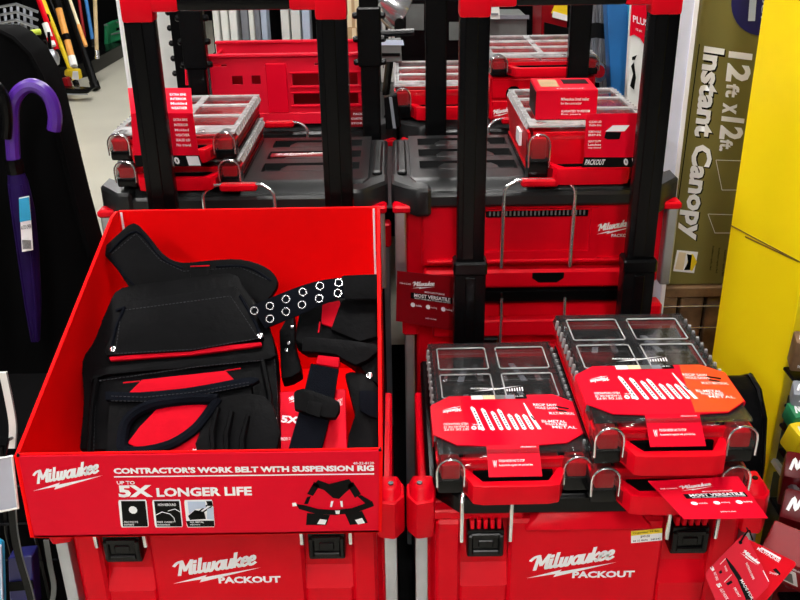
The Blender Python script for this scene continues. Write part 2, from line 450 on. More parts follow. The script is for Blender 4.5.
# ================================================================ tool chests behind
def chest_lid(t, z, W2, Dp):
    """charcoal lid with recessed mounting pockets"""
    l = MB()
    l.prism([(-W2, .05, z - .045), (-W2 + .05, 0, z - .045), (W2 - .05, 0, z - .045), (W2, .05, z - .045), (W2, Dp, z - .045), (-W2, Dp, z - .045)], (0, 0, .030), .006)
    hs = []
    for cx_ in (-.125, .125):
        for cy_ in (.165, .265, .365): hs.append((cx_ - .10, cx_ + .10, cy_ - .032, cy_ + .032))
    l.holes(-.245, .245, .075, Dp - .03, z - .016, z, hs)
    l.hexa([(-.255, .02, z - .016), (.255, .02, z - .016), (.255, .075, z - .016), (-.255, .075, z - .016)], [(-.235, .045, z), (.235, .045, z), (.245, .075, z), (-.245, .075, z)])
    o = l.build('lid', LIDM, t)
    ip = MB().box(.03, .155, .248, .276, z - .001, z + .002, .001).build('red_inlay', REDD, o); pi = MB(); fit_top(pi, LOGO, .036, .150, .250, .274, z + .0026); pi.build('inlay_logo', WHITE, o)
    bar = None
    for h in hs:
        cx_, cy_ = (h[0] + h[1]) / 2, (h[2] + h[3]) / 2
        if bar is None:
            bar = MB().prism([(-.062, -.034, z - .012), (.062, -.034, z - .012), (.062, -.01, z - .012), (.05, .012, z - .012), (-.05, .012, z - .012), (-.062, -.01, z - .012)], (0, 0, .0125), .002).build('cleat_bar', LIDM, t)
            bar.location = (cx_, cy_, 0)
        else: again(bar, t, (cx_, cy_, 0))
    for s in (-1, 1):
        c = MB().prism([(s * (W2 + .002), .055, z - .062), (s * (W2 - .045), -.006, z - .062), (s * (W2 - .075), -.006, z - .062), (s * (W2 - .075), .03, z - .062), (s * (W2 - .03), .09, z - .062), (s * (W2 + .002), .12, z - .062)], (0, 0, .060), .006)
        c.build('lid_corner', LIDM, t)
        MB().box(*sorted((s * .252, s * .272)), .14, .40, z - .016, z - .004, .004).build('side_grip', LIDM, t)
    return o

def upper_chest(label, xc, yf):
    t = thing('tool_chest', label, 'tool box', (xc, yf, .742), group='tool chests stacked behind the handles'); t.scale.x = 1.06
    W2 = .282
    b = MB()
    b.box(-.255, .255, .03, .44, 0, .19, .004)
    b.box(-.225, .225, .012, .035, .05, .190, .004)
    b.box(-.215, .215, .0, .02, .060, .068, .002)
    b.holes(-.120, .120, .068, .178, .004, .014, [(-.105, .105, .085, .176)], axis='y')
    b.build('body', RED, t)
    dk = MB().box(-.222, .222, -.004, .03, .004, .046, .006)
    dk = dk.build('ledge', RED, t)
    MB().prism([(-.005, -.0052, .028), (.008, -.0052, .018), (.045, -.0052, .018), (.058, -.0052, .028), (.058, -.0052, .040), (-.005, -.0052, .040)], (0, .006, 0)).build('finger_notch', MATTE, dk)
    v = MB().box(-.100, .100, .0085, .0125, .160, .178, .001); v = v.build('vent', BLACK, t)
    sl = None
    for k in range(24):
        if sl is None: sl = MB().box(-.0016, .0016, .0065, .009, .164, .174).build('vent_fin', GREYP, v); sl.location.x = -.092
        else: again(sl, v, (-.092 + k * .008, 0, 0))
    bl = MB().tube(smooth2([(-.068, -.008, .055), (-.068, -.010, .10), (-.068, -.012, .20), (-.066, -.010, .226), (-.050, -.006, .240), (-.03, -.004, .243), (.03, -.004, .243), (.050, -.006, .240), (.066, -.010, .226), (.068, -.012, .20), (.068, -.010, .10), (.068, -.008, .055)], 3), .0036, 8).build('wire_bail', STEEL, t)
    MB().box(-.036, .036, -.012, .008, .230, .246, .004).build('bail_tab', RED, bl)
    for s in (-1, 1):
        MB().box(*sorted((s * .256, s * .278)), .012, .04, .0, .176, .003).build('corner_post', ALU, t)
        MB().box(*sorted((s * .245, s * .282)), .006, .045, .172, .188, .004).build('corner_cap', RED, t)
    chest_lid(t, .230, W2, .455)
    pr = MB(); fit_front(pr, LOGO, .118, .190, .118, .150, .0113); fit_front(pr, text('PACKOUT', .03), .150, .192, .112, .119, .0113)
    pr.build('lettering', WHITE, t)
    return t

def lower_chest(label, xc, yf):
    t = thing('base_chest', label, 'tool box', (xc, yf, .002), group='base chests under the tool chests')
    b = MB(); b.box(-.25, .25, .03, .44, .05, .70, .006); b.box(-.225, .225, .012, .035, .12, .60, .005)
    b.box(-.215, .215, .004, .03, .625, .665, .004); b.box(-.215, .215, .004, .03, .52, .56, .004)
    b.build('body', RED, t)
    MB().box(-.262, .262, .014, .45, .70, .735, .006).build('lid', BLACK, t)
    for s in (-1, 1):
        MB().box(*sorted((s * .255, s * .277)), .012, .04, .05, .64, .003).build('corner_post', ALU, t)
        MB().box(*sorted((s * .245, s * .282)), .004, .045, .63, .70, .006).build('corner_cap', RED, t)
        la = MB().box(s * .10 - .028, s * .10 + .028, -.002, .02, .57, .625, .004).build('latch', BLACKG, t)
        MB().tube([(s * .068, -.004, .59), (s * .068, -.006, .68), (s * .068, 0, .72)], .003, 8).build('latch_wire', STEEL, la)
        MB().box(s * .2 - .03, s * .2 + .03, .05, .42, 0, .055, .005).build('foot', BLACK, t)
    pr = MB(); fit_front(pr, LOGO, -.06, .06, .30, .34, .009); pr.build('lettering', WHITE, t)
    return t

Y2 = 1.76
xRL = at(247, 190, Y=Y2).x - .016; xRR = at(535, 190, Y=Y2).x + .008
upper_chest('red tool chest behind the tray, carrying the two stacked low organizers', xRL, Y2)
upper_chest('red tool chest under the deep organizer that carries a small carton', xRR, Y2)
lower_chest('red base chest hidden behind the cardboard display tray', xRL, Y2)
lower_chest('red base chest behind the middle tall handles and the hanging red card', xRR, Y2)
Y3 = 2.30
upper_chest('red tool chest in the far row, carrying the red slotted crate', xRL + .02, Y3)
upper_chest('red tool chest in the far row, carrying the far clear-lidded organizers', xRR + .02, Y3)
lower_chest('red base chest in the far row below the slotted crate', xRL + .02, Y3)
lower_chest('red base chest in the far row below the far organizers', xRR + .02, Y3)

# tall handles standing between the second and the third row
def far_handle(label, pxs, wd, knobs):
    xs = [at(px, 60, Y=2.255).x for px in pxs]
    t = thing('telescopic_handle', label, 'handle', ((xs[0] + xs[1]) / 2, 2.255, .0)); xc = (xs[0] + xs[1]) / 2
    for x in xs:
        x -= xc
        MB().box(x - wd, x + wd, -.012, .014, 0, 1.52, .004).build('pole', BLACK, t)
        if knobs:
            MB().box(x - wd - .006, x + wd + .006, -.016, .018, 1.13, 1.27, .004).build('clamp', BLACK, t)
            for q in range(3):
                for s in (-1, 1): MB().lathe([(.008, 0), (.008, .008), (.005, .012)], 8, (x + s * (wd + .005), 0, 1.14 + q * .055), (s, 0, 0)).build('stud', BLACK, t)
    MB().box(xs[0] - xc - wd, xs[1] - xc + wd, -.012, .014, 1.52, 1.555, .006).build('grip', BLACK, t)
    return t
far_handle('black tall handle with studded clamps behind the slotted red crate', (196, 370), .023, 1)
far_handle('black tall plain handle rising between the far clear organizers', (436, 578), .026, 0)

# ================================================================ clear-lidded organizers
def organizer(label, loc, H, kind, Wd=.245, Dp=.375, rz=0, cols=2, rws=3, group='clear-lidded organizers'):
    """kind 'dark' = tool inserts under the lid, 'red' = red bins under the lid. origin: middle of the front bottom edge"""
    t = thing('organizer', label, 'organizer', loc, rz, group)
    w2 = Wd / 2; zb = .006; zl = H
    foot = MB().prism([(-w2 + .02, .0, 0), (w2 - .02, .0, 0), (w2 - .004, .02, 0), (w2 - .004, Dp - .01, 0), (-w2 + .004, Dp - .01, 0), (-w2 + .004, .02, 0)], (0, 0, .012), .002)
    foot.build('foot_frame', BLACK, t)
    b = MB(); th = .006; zt = H - .014
    b.box(-w2 + .006, w2 - .006, .008, Dp - .004, .011, .016)
    b.hexa([(-w2 + .01, .006, .011), (-w2 + .016, .006, .011), (-w2 + .016, Dp - .006, .011), (-w2 + .01, Dp - .006, .011)], [(-w2, .004, zt), (-w2 + th, .004, zt), (-w2 + th, Dp, zt), (-w2, Dp, zt)], .001)
    b.hexa([(w2 - .016, .006, .011), (w2 - .01, .006, .011), (w2 - .01, Dp - .006, .011), (w2 - .016, Dp - .006, .011)], [(w2 - th, .004, zt), (w2, .004, zt), (w2, Dp, zt), (w2 - th, Dp, zt)], .001)
    b.box(-w2 + .012, w2 - .012, .004, .012, .011, zt, .001); b.box(-w2 + .012, w2 - .012, Dp - .010, Dp - .002, .011, zt, .001)
    b.build('base_tray', RED, t)
    MB().box(-w2 + .045, w2 - .045, .012, .044, .016, zt - .010, .002).build('front_shelf', RED, t)
    MB().box(-w2 * .52, w2 * .52, -.001, .005, .012, min(.036, H * .55), .001).build('grip_shade', MATTE, t)  # black plate put in as the shade in the opening behind the handle
    # inserts
    inner = RED if kind == 'red' else MATTE
    nx, ny = cols, rws; cw = (Wd - .03) / nx; cd = (Dp - .07) / ny; shared = {}
    for i in range(nx):
        for j in range(ny):
            x = -w2 + .015 + cw * (i + .5); y = .045 + cd * (j + .5)
            if 0 not in shared:
                q = MB(); zf = max(.018, zt - .05)
                q.holes(-cw / 2 + .002, cw / 2 - .002, -cd / 2 + .002, cd / 2 - .002, zf, zt - .004, [(-cw / 2 + .006, cw / 2 - .006, -cd / 2 + .006, cd / 2 - .006)])
                q.box(-cw / 2 + .004, cw / 2 - .004, -cd / 2 + .004, cd / 2 - .004, zf - .002, zf + .002)
                shared[0] = q.build('bin', RED if kind == 'red' else MATTE, t); shared[0].location = (x, y, 0)
            else: again(shared[0], t, (x, y, 0))
            if kind == 'dark':
                rr = random.Random(i * 7 + j)
                for k in range(3):
                    xx = x - cw * .3 + k * cw * .28; l0 = cd * (.25 + .18 * rr.random())
                    sl = rr.uniform(-.01, .01)
                    MB().strap([(xx - sl, y - l0, zt - .016), (xx, y, zt - .013), (xx + sl, y + l0, zt - .016)], (.0035 + .003 * rr.random(), 0, 0), .003).build('blade', [STEEL, GREY, STEEL][k], t)
    # lid
    l = MB(); l.box(-w2 + .006, w2 - .006, .010, Dp - .006, zl - .006, zl - .004); l.build('lid', CLEAR, t)
    f = MB(); fm = .020 if kind == 'dark' else .013
    hs = []; x0, x1, y0, y1 = -w2, w2, .004, Dp
    gw = (Wd - fm * (nx + 1)) / nx; gd = (Dp - .05 - fm * (ny + 1)) / ny
    for i in range(nx):
        for j in range(ny): hs.append((x0 + fm + i * (gw + fm), x0 + fm + i * (gw + fm) + gw, .046 + fm + j * (gd + fm), .046 + fm + j * (gd + fm) + gd))
    f.holes(x0 + .003, x1 - .003, y0, y1 - .003, zl - .004, zl, hs)
    fr = f.build('lid_frame', MILKY if kind == 'dark' else MILKW, t)
    for h in hs:
        e = .003; P = [(h[0] + e, h[2]), (h[1] - e, h[2]), (h[1], h[2] + e), (h[1], h[3] - e), (h[1] - e, h[3]), (h[0] + e, h[3]), (h[0], h[3] - e), (h[0], h[2] + e)]
        MB().tube([(x, y, zl) for x, y in P], .0013, 5, closed=True).build('window_rim', MILKW, fr)
    rim = MB()
    for s in (-1, 1): rim.hexa([(s * w2, .03, zt), (s * (w2 - .003), .03, zt), (s * (w2 - .003), Dp, zt), (s * w2, Dp, zt)], [(s * (w2 - .006), .03, zl), (s * (w2 - .010), .03, zl), (s * (w2 - .010), Dp - .004, zl), (s * (w2 - .006), Dp - .004, zl)])
    rim.hexa([(-w2, Dp - .003, zt), (w2, Dp - .003, zt), (w2, Dp, zt), (-w2, Dp, zt)], [(-w2 + .006, Dp - .01, zl), (w2 - .006, Dp - .01, zl), (w2 - .006, Dp - .005, zl), (-w2 + .006, Dp - .005, zl)])
    tg = None
    for s in (-1, 1):
        for k in range(13):
            y = .06 + k * .0235
            if tg is None: tg = MB().hexa([(-.004, -.003, zt), (.004, -.003, zt), (.004, .003, zt), (-.004, .003, zt)], [(-.002, -.002, zl + .002), (.002, -.002, zl + .002), (.002, .002, zl + .002), (-.002, .002, zl + .002)]).build('rim_tooth', MILKW, t); tg.location = (s * (w2 - .003), y, 0)
            else: again(tg, t, (s * (w2 - .003), y, 0))
    rim.build('lid_rim', MILKY if kind == 'dark' else MILKW, t)
    # front clear lip between latches
    MB().hexa([(-w2 * .62, .0, zt - .014), (w2 * .62, .0, zt - .014), (w2 * .62, .006, zt - .014), (-w2 * .62, .006, zt - .014)], [(-w2 * .62, .018, zl), (w2 * .62, .018, zl), (w2 * .62, .024, zl), (-w2 * .62, .024, zl)], .001).build('front_lip', CLEAR, t)
    # carry handle
    hz0, hz1 = .006, min(.040, H * .58); hx = w2 * .70; hf = -.046
    h = MB()
    h.prism([(-hx, .006, hz0), (-hx + .012, .006, hz0), (-hx + .034, hf + .016, hz0), (hx - .034, hf + .016, hz0), (hx - .012, .006, hz0), (hx, .006, hz0), (hx - .018, hf + .004, hz0), (hx - .034, hf, hz0), (-hx + .034, hf, hz0), (-hx + .018, hf + .004, hz0)], (0, 0, hz1 - hz0), .0025, 2)
    h = h.build('carry_handle', RED, t)
    for s in (-1, 1):
        MB().prism([(s * (hx - .005), -.008 - .0, hz0 + .006), (s * (hx - .017), hf + .012, hz0 + .006), (s * (hx - .017), hf + .012, hz1 - .006), (s * (hx - .005), -.008, hz1 - .006)], (s * .0012, 0, 0)).build('end_panel', REDD, h)
    # latches with clear domes
    for s in (-1, 1):
        x = s * (w2 - .022)
        la = MB().box(x - .021, x + .021, -.012, .03, .004, H * .45, .006, 2).build('latch', BLACKG, t)
        MB().box(x - .015, x + .015, -.010, .024, H * .45 - .002, H * .80, .004, 2).build('latch_core', RED, la)
        dm = MB(); prof = []
        for a in range(7):
            an = math.pi * a / 6; prof.append((x - .021 * math.cos(an), -.014, H * .68 + .021 * math.sin(an)))
        dm.prism([(x - .021, -.014, H * .38)] + prof + [(x + .021, -.014, H * .38)], (0, .044, 0), .003)
        dm.build('latch_cover', MILKY, la)
        pth = [(x - .021, -.017, H * .30)] + [(x - .0215 * math.cos(math.pi * a / 8), -.017, H * .70 + .022 * math.sin(math.pi * a / 8)) for a in range(9)] + [(x + .021, -.017, H * .30)]
        MB().tube(pth, .0017, 6).build('latch_wire', STEEL, la)
    return t, dict(w2=w2, H=H, Dp=Dp, zl=zl)

def blade_label(t, g, warm):
    """red printed wrap over the front half of the lid with a tongue down the front"""
    w2, zl = g['w2'], g['zl']; z = zl + .0035
    lb = MB(); xe = w2 + .001
    lb.prism([(-xe, .060, z - .002), (-w2 * .72, .030, z - .002), (-w2 * .34, .026, z - .002), (w2 * .34, .026, z - .002), (w2 * .72, .030, z - .002), (xe, .060, z - .002), (xe, .150, z - .002), (w2 * .74, .178, z - .002), (-w2 * .74, .178, z - .002), (-xe, .150, z - .002)], (0, 0, .002))
    for s in (-1, 1): lb.prism([(s * xe, .060, z - .002), (s * xe, .15, z - .002), (s * xe, .15, z - .030), (s * xe, .07, z - .030)], (s * .0015, 0, 0))
    lb.prism([(-w2 * .34, .027, z - .001), (w2 * .34, .027, z - .001), (w2 * .34, -.016, z - .030), (-w2 * .34, -.016, z - .030)], (0, -.001, .0015))
    lb = lb.build('wrap_label', CARD, t); lb.location.y = -.010
    if warm:
        MB().prism([(w2 * .30, .030, z), (w2 * .72, .031, z), (xe - .001, .061, z), (xe - .001, .149, z), (w2 * .74, .177, z), (w2 * .45, .177, z)], (0, 0, .0004)).build('orange_panel', ORANGE, lb)
    z += .0009
    pr = MB(); bk = MB()
    xs = [-.042, -.026, -.012, .0, .013, .025, .037]; ls = [.072, .066, .056, .062, .046, .046, .044]
    for x, ln in zip(xs, ls):
        dx = -.010 * (ln / .07); y0 = .068
        pr.poly([(x - .0035, y0 + .002, z), (x, y0 - .001, z), (x + .0035, y0 + .002, z), (x + .0035 + dx, y0 + ln - .004, z), (x - .001 + dx, y0 + ln + .003, z), (x - .004 + dx, y0 + ln - .002, z)])
        for k in range(6): f0 = .15 + k * .12; bk.poly([(x - .0012 + dx * f0, y0 + ln * f0, z + .0003), (x + .0012 + dx * f0, y0 + ln * f0, z + .0003), (x + .0012 + dx * (f0 + .07), y0 + ln * (f0 + .07), z + .0003), (x - .0012 + dx * (f0 + .07), y0 + ln * (f0 + .07), z + .0003)])
    # the long tapered blade
    pr.poly([(.046, .068, z), (.052, .068, z), (.043, .112, z), (.036, .150, z), (.034, .150, z), (.038, .108, z)])
    bk.poly([(.044, .094, z + .0003), (.047, .094, z + .0003), (.0425, .108, z + .0003), (.0395, .108, z + .0003)])
    # upside-down pack count and small print
    pr.fit(W('10', .05), (-.046, .082, z), (-.060, .082, z), (-.046, .070, z))
    pr.fit(W('PK'), (-.049, .088, z), (-.058, .088, z), (-.049, .084, z))
    for k, wds in enumerate(('HELD ORGANIZED', 'PLAQUES DE 10', 'SET DE 10 PZ')):
        pr.fit(W(wds), (-.064, .092 - k * .008, z), (-.104, .092 - k * .008, z), (-.064, .0855 - k * .008, z))
    pr.fit(LOGO, (-.070, .144, z), (-.104, .142, z), (-.070, .122, z))
    for k, (wds, xx, yy, ln) in enumerate((('RECIP SAW', .050, .140, .034), ('HOLE SAWS', .052, .130, .032), ('MULTI MATERIAL', .072, .112, .036), ('BI-METAL', .056, .088, .034), ('Wood & Metal', .060, .080, .03), ('METAL', .070, .070, .034))):
        pr.fit(W(wds), (xx, yy, z), (xx + ln * 1.15, yy - .003, z), (xx, yy + .0078, z))
    bk.poly([(.086, .139, z), (.108, .131, z), (.106, .126, z), (.086, .134, z)])
    bk.poly([(.086, .129, z), (.104, .121, z), (.100, .118, z), (.086, .124, z)])
    for k in range(5): bk.fit(W('TORCH'), (-.10 + k * .002, .1, z + 9), (-.09, .1, z + 9), (-.10, .101, z + 9)) if False else None
    # photo strip along the rear edge
    x = -.052
    for m_, wd in ((WHITE, .020), (CREAM, .020), (GREYP, .017), (GREY, .016), (BLK, .020)):
        MB().prism([(x, .164, z), (x + wd, .164, z), (x + wd, .177, z), (x, .177, z)], (0, 0, .0003)).build('photo_panel', m_, lb); x += wd + .0005
    pr.fit(W('10 PK'), (.024, .169, z + .0008), (.038, .169, z + .0008), (.024, .173, z + .0008))
    # tongue print
    def tg(geo, x0, x1, f0, f1):
        P = lambda x, f: V((x, .0265 - .043 * f, zl + .0030 - .029 * f + .0012))
        a = P(x0, f1); pr.fit(geo, a, P(x1, f1), P(x0, f0), V((0, -.0010, .0010)))
    tg(W('W'), -.033, -.027, .50, .72); tg(W('TOUGH NEVER HAS TO STOP'), -.024, .016, .48, .56); tg(W('Accessories for organizer with quick latch bins'), -.024, .028, .62, .70); tg(W('milwaukeetool.com'), .012, .036, .06, .11)
    pr.build('white_print', WHITE, lb); bk.build('black_print', BLK, lb)
    # inner title strip seen through the lid behind the label
    ti = MB(); zz = zl + .0006
    ti.fit(W('ACCESSORIES', .04), (-.050, .196, zz), (.000, .193, zz), (-.050, .201, zz))
    ti.poly([(-.045, .188, zz), (.040, .205, zz), (-.01, .191, zz)])
    for k in range(7): ti.poly([(.012 + k * .0045, .186, zz), (.014 + k * .0045, .186, zz), (.0145 + k * .0045, .194 + k * .001, zz), (.0125 + k * .0045, .194 + k * .001, zz)])
    ti.build('lid_print', WHITE, t)

ZC = .6595
mid_x = .172
o1, g1 = organizer('clear-lidded organizer with red blade label, alone on the left of the front box lid', (mid_x, 1.166, ZC), .070, 'dark', Wd=.240, cols=2, rws=3, rz=math.radians(0.6))
blade_label(o1, g1, False)
o2, g2 = organizer('lower organizer of the right front stack, with the red flyer poking out', (.404, 1.136, ZC), .070, 'dark', Wd=.240)
o3, g3 = organizer('upper organizer of the right front stack, with a red and orange blade label', (.404, 1.136, ZC + .0705), .070, 'dark', Wd=.240)
blade_label(o3, g3, True)

ZR = .9725
o4, g4 = organizer('lower of two stacked low organizers on the rear left chest', (-.447, 1.785, ZR), .056, 'red', Wd=.255, cols=2, rws=3)
o5, g5 = organizer('upper of two stacked low organizers on the rear left chest, with the folded red card', (-.452, 1.785, ZR + .0565), .056, 'red', Wd=.255, cols=2, rws=3)
o6, g6 = organizer('deep red organizer carrying a small red carton on the rear right chest', (.390, 1.785, ZR), .116, 'red', Wd=.255, cols=2, rws=3)
o7, g7 = organizer('far red organizer standing behind the two middle handle poles', (.125, 2.365, ZR), .088, 'red', Wd=.265, cols=2, rws=3)
o8, g8 = organizer('far red organizer raised on the small red box at the back', (.375, 2.330, ZR + .1125), .050, 'red', Wd=.275, cols=2, rws=3)
bx = thing('drawer_box', 'small red drawer box with round finger hole below the raised far organizer', 'box', (.375, 2.330, ZR))
q = MB().box(-.135, .135, .002, .36, 0, .112, .004).box(-.13, .13, -.004, .01, .006, .052, .002).box(-.13, .13, -.004, .01, .058, .106, .002).build('body', RED, bx)
MB().lathe([(.020, 0), (.020, .003), (.013, .003)], 18, (-.075, -.004, .070), (0, -1, 0)).build('finger_hole', MATTE, bx)
pr = MB(); fit_front(pr, LOGO, -.128, -.078, .012, .036, -.0052); pr.build('lettering', WHITE, bx)

# folded red card on the rear-left stack
fc = thing('folded_card', 'red folded display card with white print leaning over the rear left organizers', 'card', (-.445, 1.73, ZR + .03))
def quad(P, Yv, thick=.0015, base=(0, 0, 0)):
    return [at(px, py, Y=Yv) - V(base) for px, py in P]
bb = (-.445, 1.73, ZR + .03)
fp = [at(px, py, Y=1.728) - V(bb) for px, py in ((134, 155), (199, 155), (193, 113), (131, 113))]
MB().prism(fp, (0, -.002, 0)).build('front_panel', CARD, fc)
up_ = [fp[3] + V((0, 0, 0)), fp[2] + V((0, 0, 0)), at(191, 88, Y=1.80) - V(bb), at(128, 88, Y=1.80) - V(bb)]
MB().prism(up_, (0, -.002, 0)).build('rear_panel', CARD, fc)
bs = [at(px, py, Y=1.728) - V(bb) for px, py in ((136, 166), (203, 166), (199, 155), (134, 155))]
MB().prism(bs, (0, -.002, 0)).build('black_strip', BLK, fc)
pr = MB()
def onq(Q, geo, x0, x1, y0, y1, lift, mb):
    A, Bq, Cq, Dq = Q; f = lambda x, y: (A * (1 - x) + Bq * x) * (1 - y) + (Dq * (1 - x) + Cq * x) * y
    mb.fit(geo, f(x0, y0), f(x1, y0), f(x0, y1), V(lift))
LF = (0, -.0030, .0)
for k, wd in enumerate(('EXTRA BINS', 'INTERIOR', 'Molded', 'WEATHER', 'SEALED LID', 'No travel')): onq(fp, W(wd), .68, .9, .82 - k * .12, .88 - k * .12, LF, pr)
for k, wd in enumerate(('EXTRA BINS', 'INTERIOR', 'Molded', 'WEATHER')): onq(up_, W(wd), .66, .92, .70 - k * .18, .80 - k * .18, LF, pr)
onq(fp, ([(0, 0, 0), (1, .2, 0), (1.5, .6, 0), (1, 1, 0), (.1, .8, 0), (.5, .5, 0)], [(0, 1, 2, 5), (5, 2, 3, 4)]), .36, .6, .45, .68, LF, pr)
onq(up_, ([(0, 0, 0), (1, .2, 0), (1.5, .6, 0), (1, 1, 0), (.1, .8, 0), (.5, .5, 0)], [(0, 1, 2, 5), (5, 2, 3, 4)]), .36, .6, .25, .6, LF, pr)
onq(bs, text('0', .05), .60, .68, .2, .85, LF, pr)
onq(bs, rect2(0, 0, 1, 1), .80, .98, .08, .92, LF, pr)
pr.build('white_print', WHITE, fc)

# small carton and card on the deep organizer
zt6 = ZR + .1165
ct = thing('small_carton', 'small red product carton lying on the deep rear organizer lid', 'carton', (.345, 1.83, zt6), rz=math.radians(-2))
MB().box(-.062, .062, .0, .125, .001, .062, .0015).build('box', CARD, ct)
MB().box(-.0628, -.0620, .006, .119, .006, .056).build('dark_side', BLK, ct)
pr = MB()
fit_front(pr, W('Milwaukee brad nailer'), -.012, .045, .040, .046, -.0006); fit_front(pr, W('for the contractor'), -.012, .030, .032, .037, -.0006)
fit_front(pr, W('GUARANTEED TO PERFORM'), -.010, .048, .016, .021, -.0006); fit_front(pr, W('five years'), -.010, .030, .010, .014, -.0006)
fit_top(pr, W('PACKOUT'), -.02, .035, .006, .014, .0626); pr.build('white_print', WHITE, ct)
MB().box(.0, .052, .06, .105, .0622, .0628).build('photo_panel', BLK, ct); MB().box(-.05, -.012, .03, .105, .0622, .0628).build('photo_panel', KRAFT, ct)

dc = thing('display_card', 'upright red card with organizer picture, in front of the deep rear organizer', 'card', (.43, 1.735, ZR))
bb = (.43, 1.735, ZR)
fp = [at(px, py, Y=1.733) - V(bb) for px, py in ((584, 157), (638, 157), (637, 113), (586, 114))]
MB().prism(fp, (0, -.002, 0)).build('panel', CARD, dc)
bs = [at(px, py, Y=1.733) - V(bb) for px, py in ((582, 167), (640, 167), (638, 157), (584, 157))]
MB().prism(bs, (0, -.002, 0)).build('black_strip', BLK, dc)
pr = MB()
for k, wd in enumerate(('CLEAR LID', 'Visible bins', '', 'REMOVABLE', 'BINS', '', 'HEAVY DUTY', 'Latches', 'stay closed')):
    if wd: onq(fp, W(wd), .06, .30, .80 - k * .075, .85 - k * .075, LF, pr)
onq(fp, ([(0, 0, 0), (.8, 0, 0), (1, 1, 0), (.3, 1, 0)], [(0, 1, 2, 3)]), .38, .84, .60, .74, LF, pr)
onq(bs, text('PACKOUT', .02, .2), .03, .38, .25, .8, LF, pr); onq(bs, text('0', .05), .72, .80, .2, .9, LF, pr); onq(bs, rect2(0, 0, 1, 1), .88, .99, .1, .9, LF, pr)
pr.build('white_print', WHITE, dc)
k_ = MB(); onq(fp, ([(0, .2, 0), (.2, 0, 0), (.9, 0, 0), (1, .9, 0), (.1, 1, 0)], [(0, 1, 2, 3, 4)]), .36, .68, .42, .60, LF, k_); k_.build('picture', BLK, dc)
MB().box(-.118, -.112, .10, .15, .02, .05).build('barcode_label', WHITE, o6).location = (-.0135, 0, .03)

# ================================================================ slotted red crate and neighbours
xa, xb = at(209, 60, Y=2.33).x, at(364, 60, Y=2.33).x
cr_ = thing('slotted_crate', 'bright red plastic crate with slots and window openings at the back left', 'crate', ((xa + xb) / 2, 2.33, ZR))
h2 = (xb - xa) / 2; pxw = 2 * h2 / 155
def cx0(px): return -h2 + (px - 209) * pxw
def czz(py): return at(285, py, Y=2.33).z - ZR
zt = czz(55)
hs = [(cx0(213), cx0(226), czz(66), czz(63)), (cx0(264), cx0(285), czz(67), czz(64)), (cx0(314), cx0(332), czz(66), czz(63)),
      (cx0(230), cx0(241), czz(84), czz(75)), (cx0(250), cx0(259), czz(84), czz(75)),
      (cx0(291), cx0(319), czz(86), czz(74)), (cx0(291), cx0(319), czz(105), czz(94)), (cx0(345), cx0(358), czz(86), czz(74)), (cx0(345), cx0(358), czz(105), czz(94))]
MB().holes(-h2, h2, .0, zt, 0, .008, hs, axis='y').box(-h2 - .006, h2 + .006, -.008, .012, zt - .004, zt + .004, .002).box(-h2 - .004, h2 + .002, -.005, .0, .0, .030, .002).build('front_wall', PINK, cr_)
for h in hs[5:]:
    MB().box(h[0] - .006, h[1] + .006, -.004, .002, h[2] - .006, h[2] - .001, .001).build('window_sill', CARD, cr_); MB().box(h[0] - .006, h[1] + .006, -.004, .002, h[3] + .001, h[3] + .005, .001).build('window_head', CARD, cr_)
MB().box(cx0(265), cx0(286), -.006, .002, .03, zt - .02, .002).build('raised_panel', CARD, cr_)
zb2 = at(285, 41, Y=2.50).z - ZR
MB().holes(-h2 - .012, h2 + .02, 0, zb2, .17, .178, [(cx0(238), cx0(258), zb2 - .05, zb2 - .035), (cx0(284), cx0(306), zb2 - .05, zb2 - .035)], axis='y').box(-h2 - .014, h2 + .02, .166, .182, zb2 - .006, zb2 + .002, .002).build('rear_wall', PINK, cr_)
pr = MB(); fit_front(pr, W('PACKOUT'), cx0(240), cx0(257), zb2 - .047, zb2 - .038, .186); fit_front(pr, W('MOUNT'), cx0(285), cx0(305), zb2 - .048, zb2 - .037, .186); pr.build('lettering', WHITE, cr_)
MB().box(-h2 + .02, h2 - .02, .05, .056, .006, zt - .03).build('inner_shade_plate', REDD, cr_)  # added plate, its deep red puts shade behind the crate windows
MB().box(-h2, -h2 + .006, .004, .174, 0, zt - .01).build('side_wall', CARD, cr_); MB().box(h2 - .006, h2, .004, .174, 0, zt - .01).build('side_wall', CARD, cr_)
MB().box(-h2, h2, .004, .174, 0.0005, .006).build('base', CARD, cr_)

sb = thing('small_red_carton', 'small dark red carton with white text lines beside the slotted crate', 'carton', (at(361, 122, Y=2.30).x, 2.285, ZR))
MB().box(-.030, .030, 0, .03, .0, .045, .001).build('box', REDD, sb)
pr = MB()
for k, wd in enumerate(('PACKOUT', 'CUSTOMIZE', 'STORAGE')): fit_front(pr, W(wd), -.024 + .006 * (k == 0), .026, .031 - k * .012, .036 - k * .012, -.0006)
pr.build('white_print', WHITE, sb)

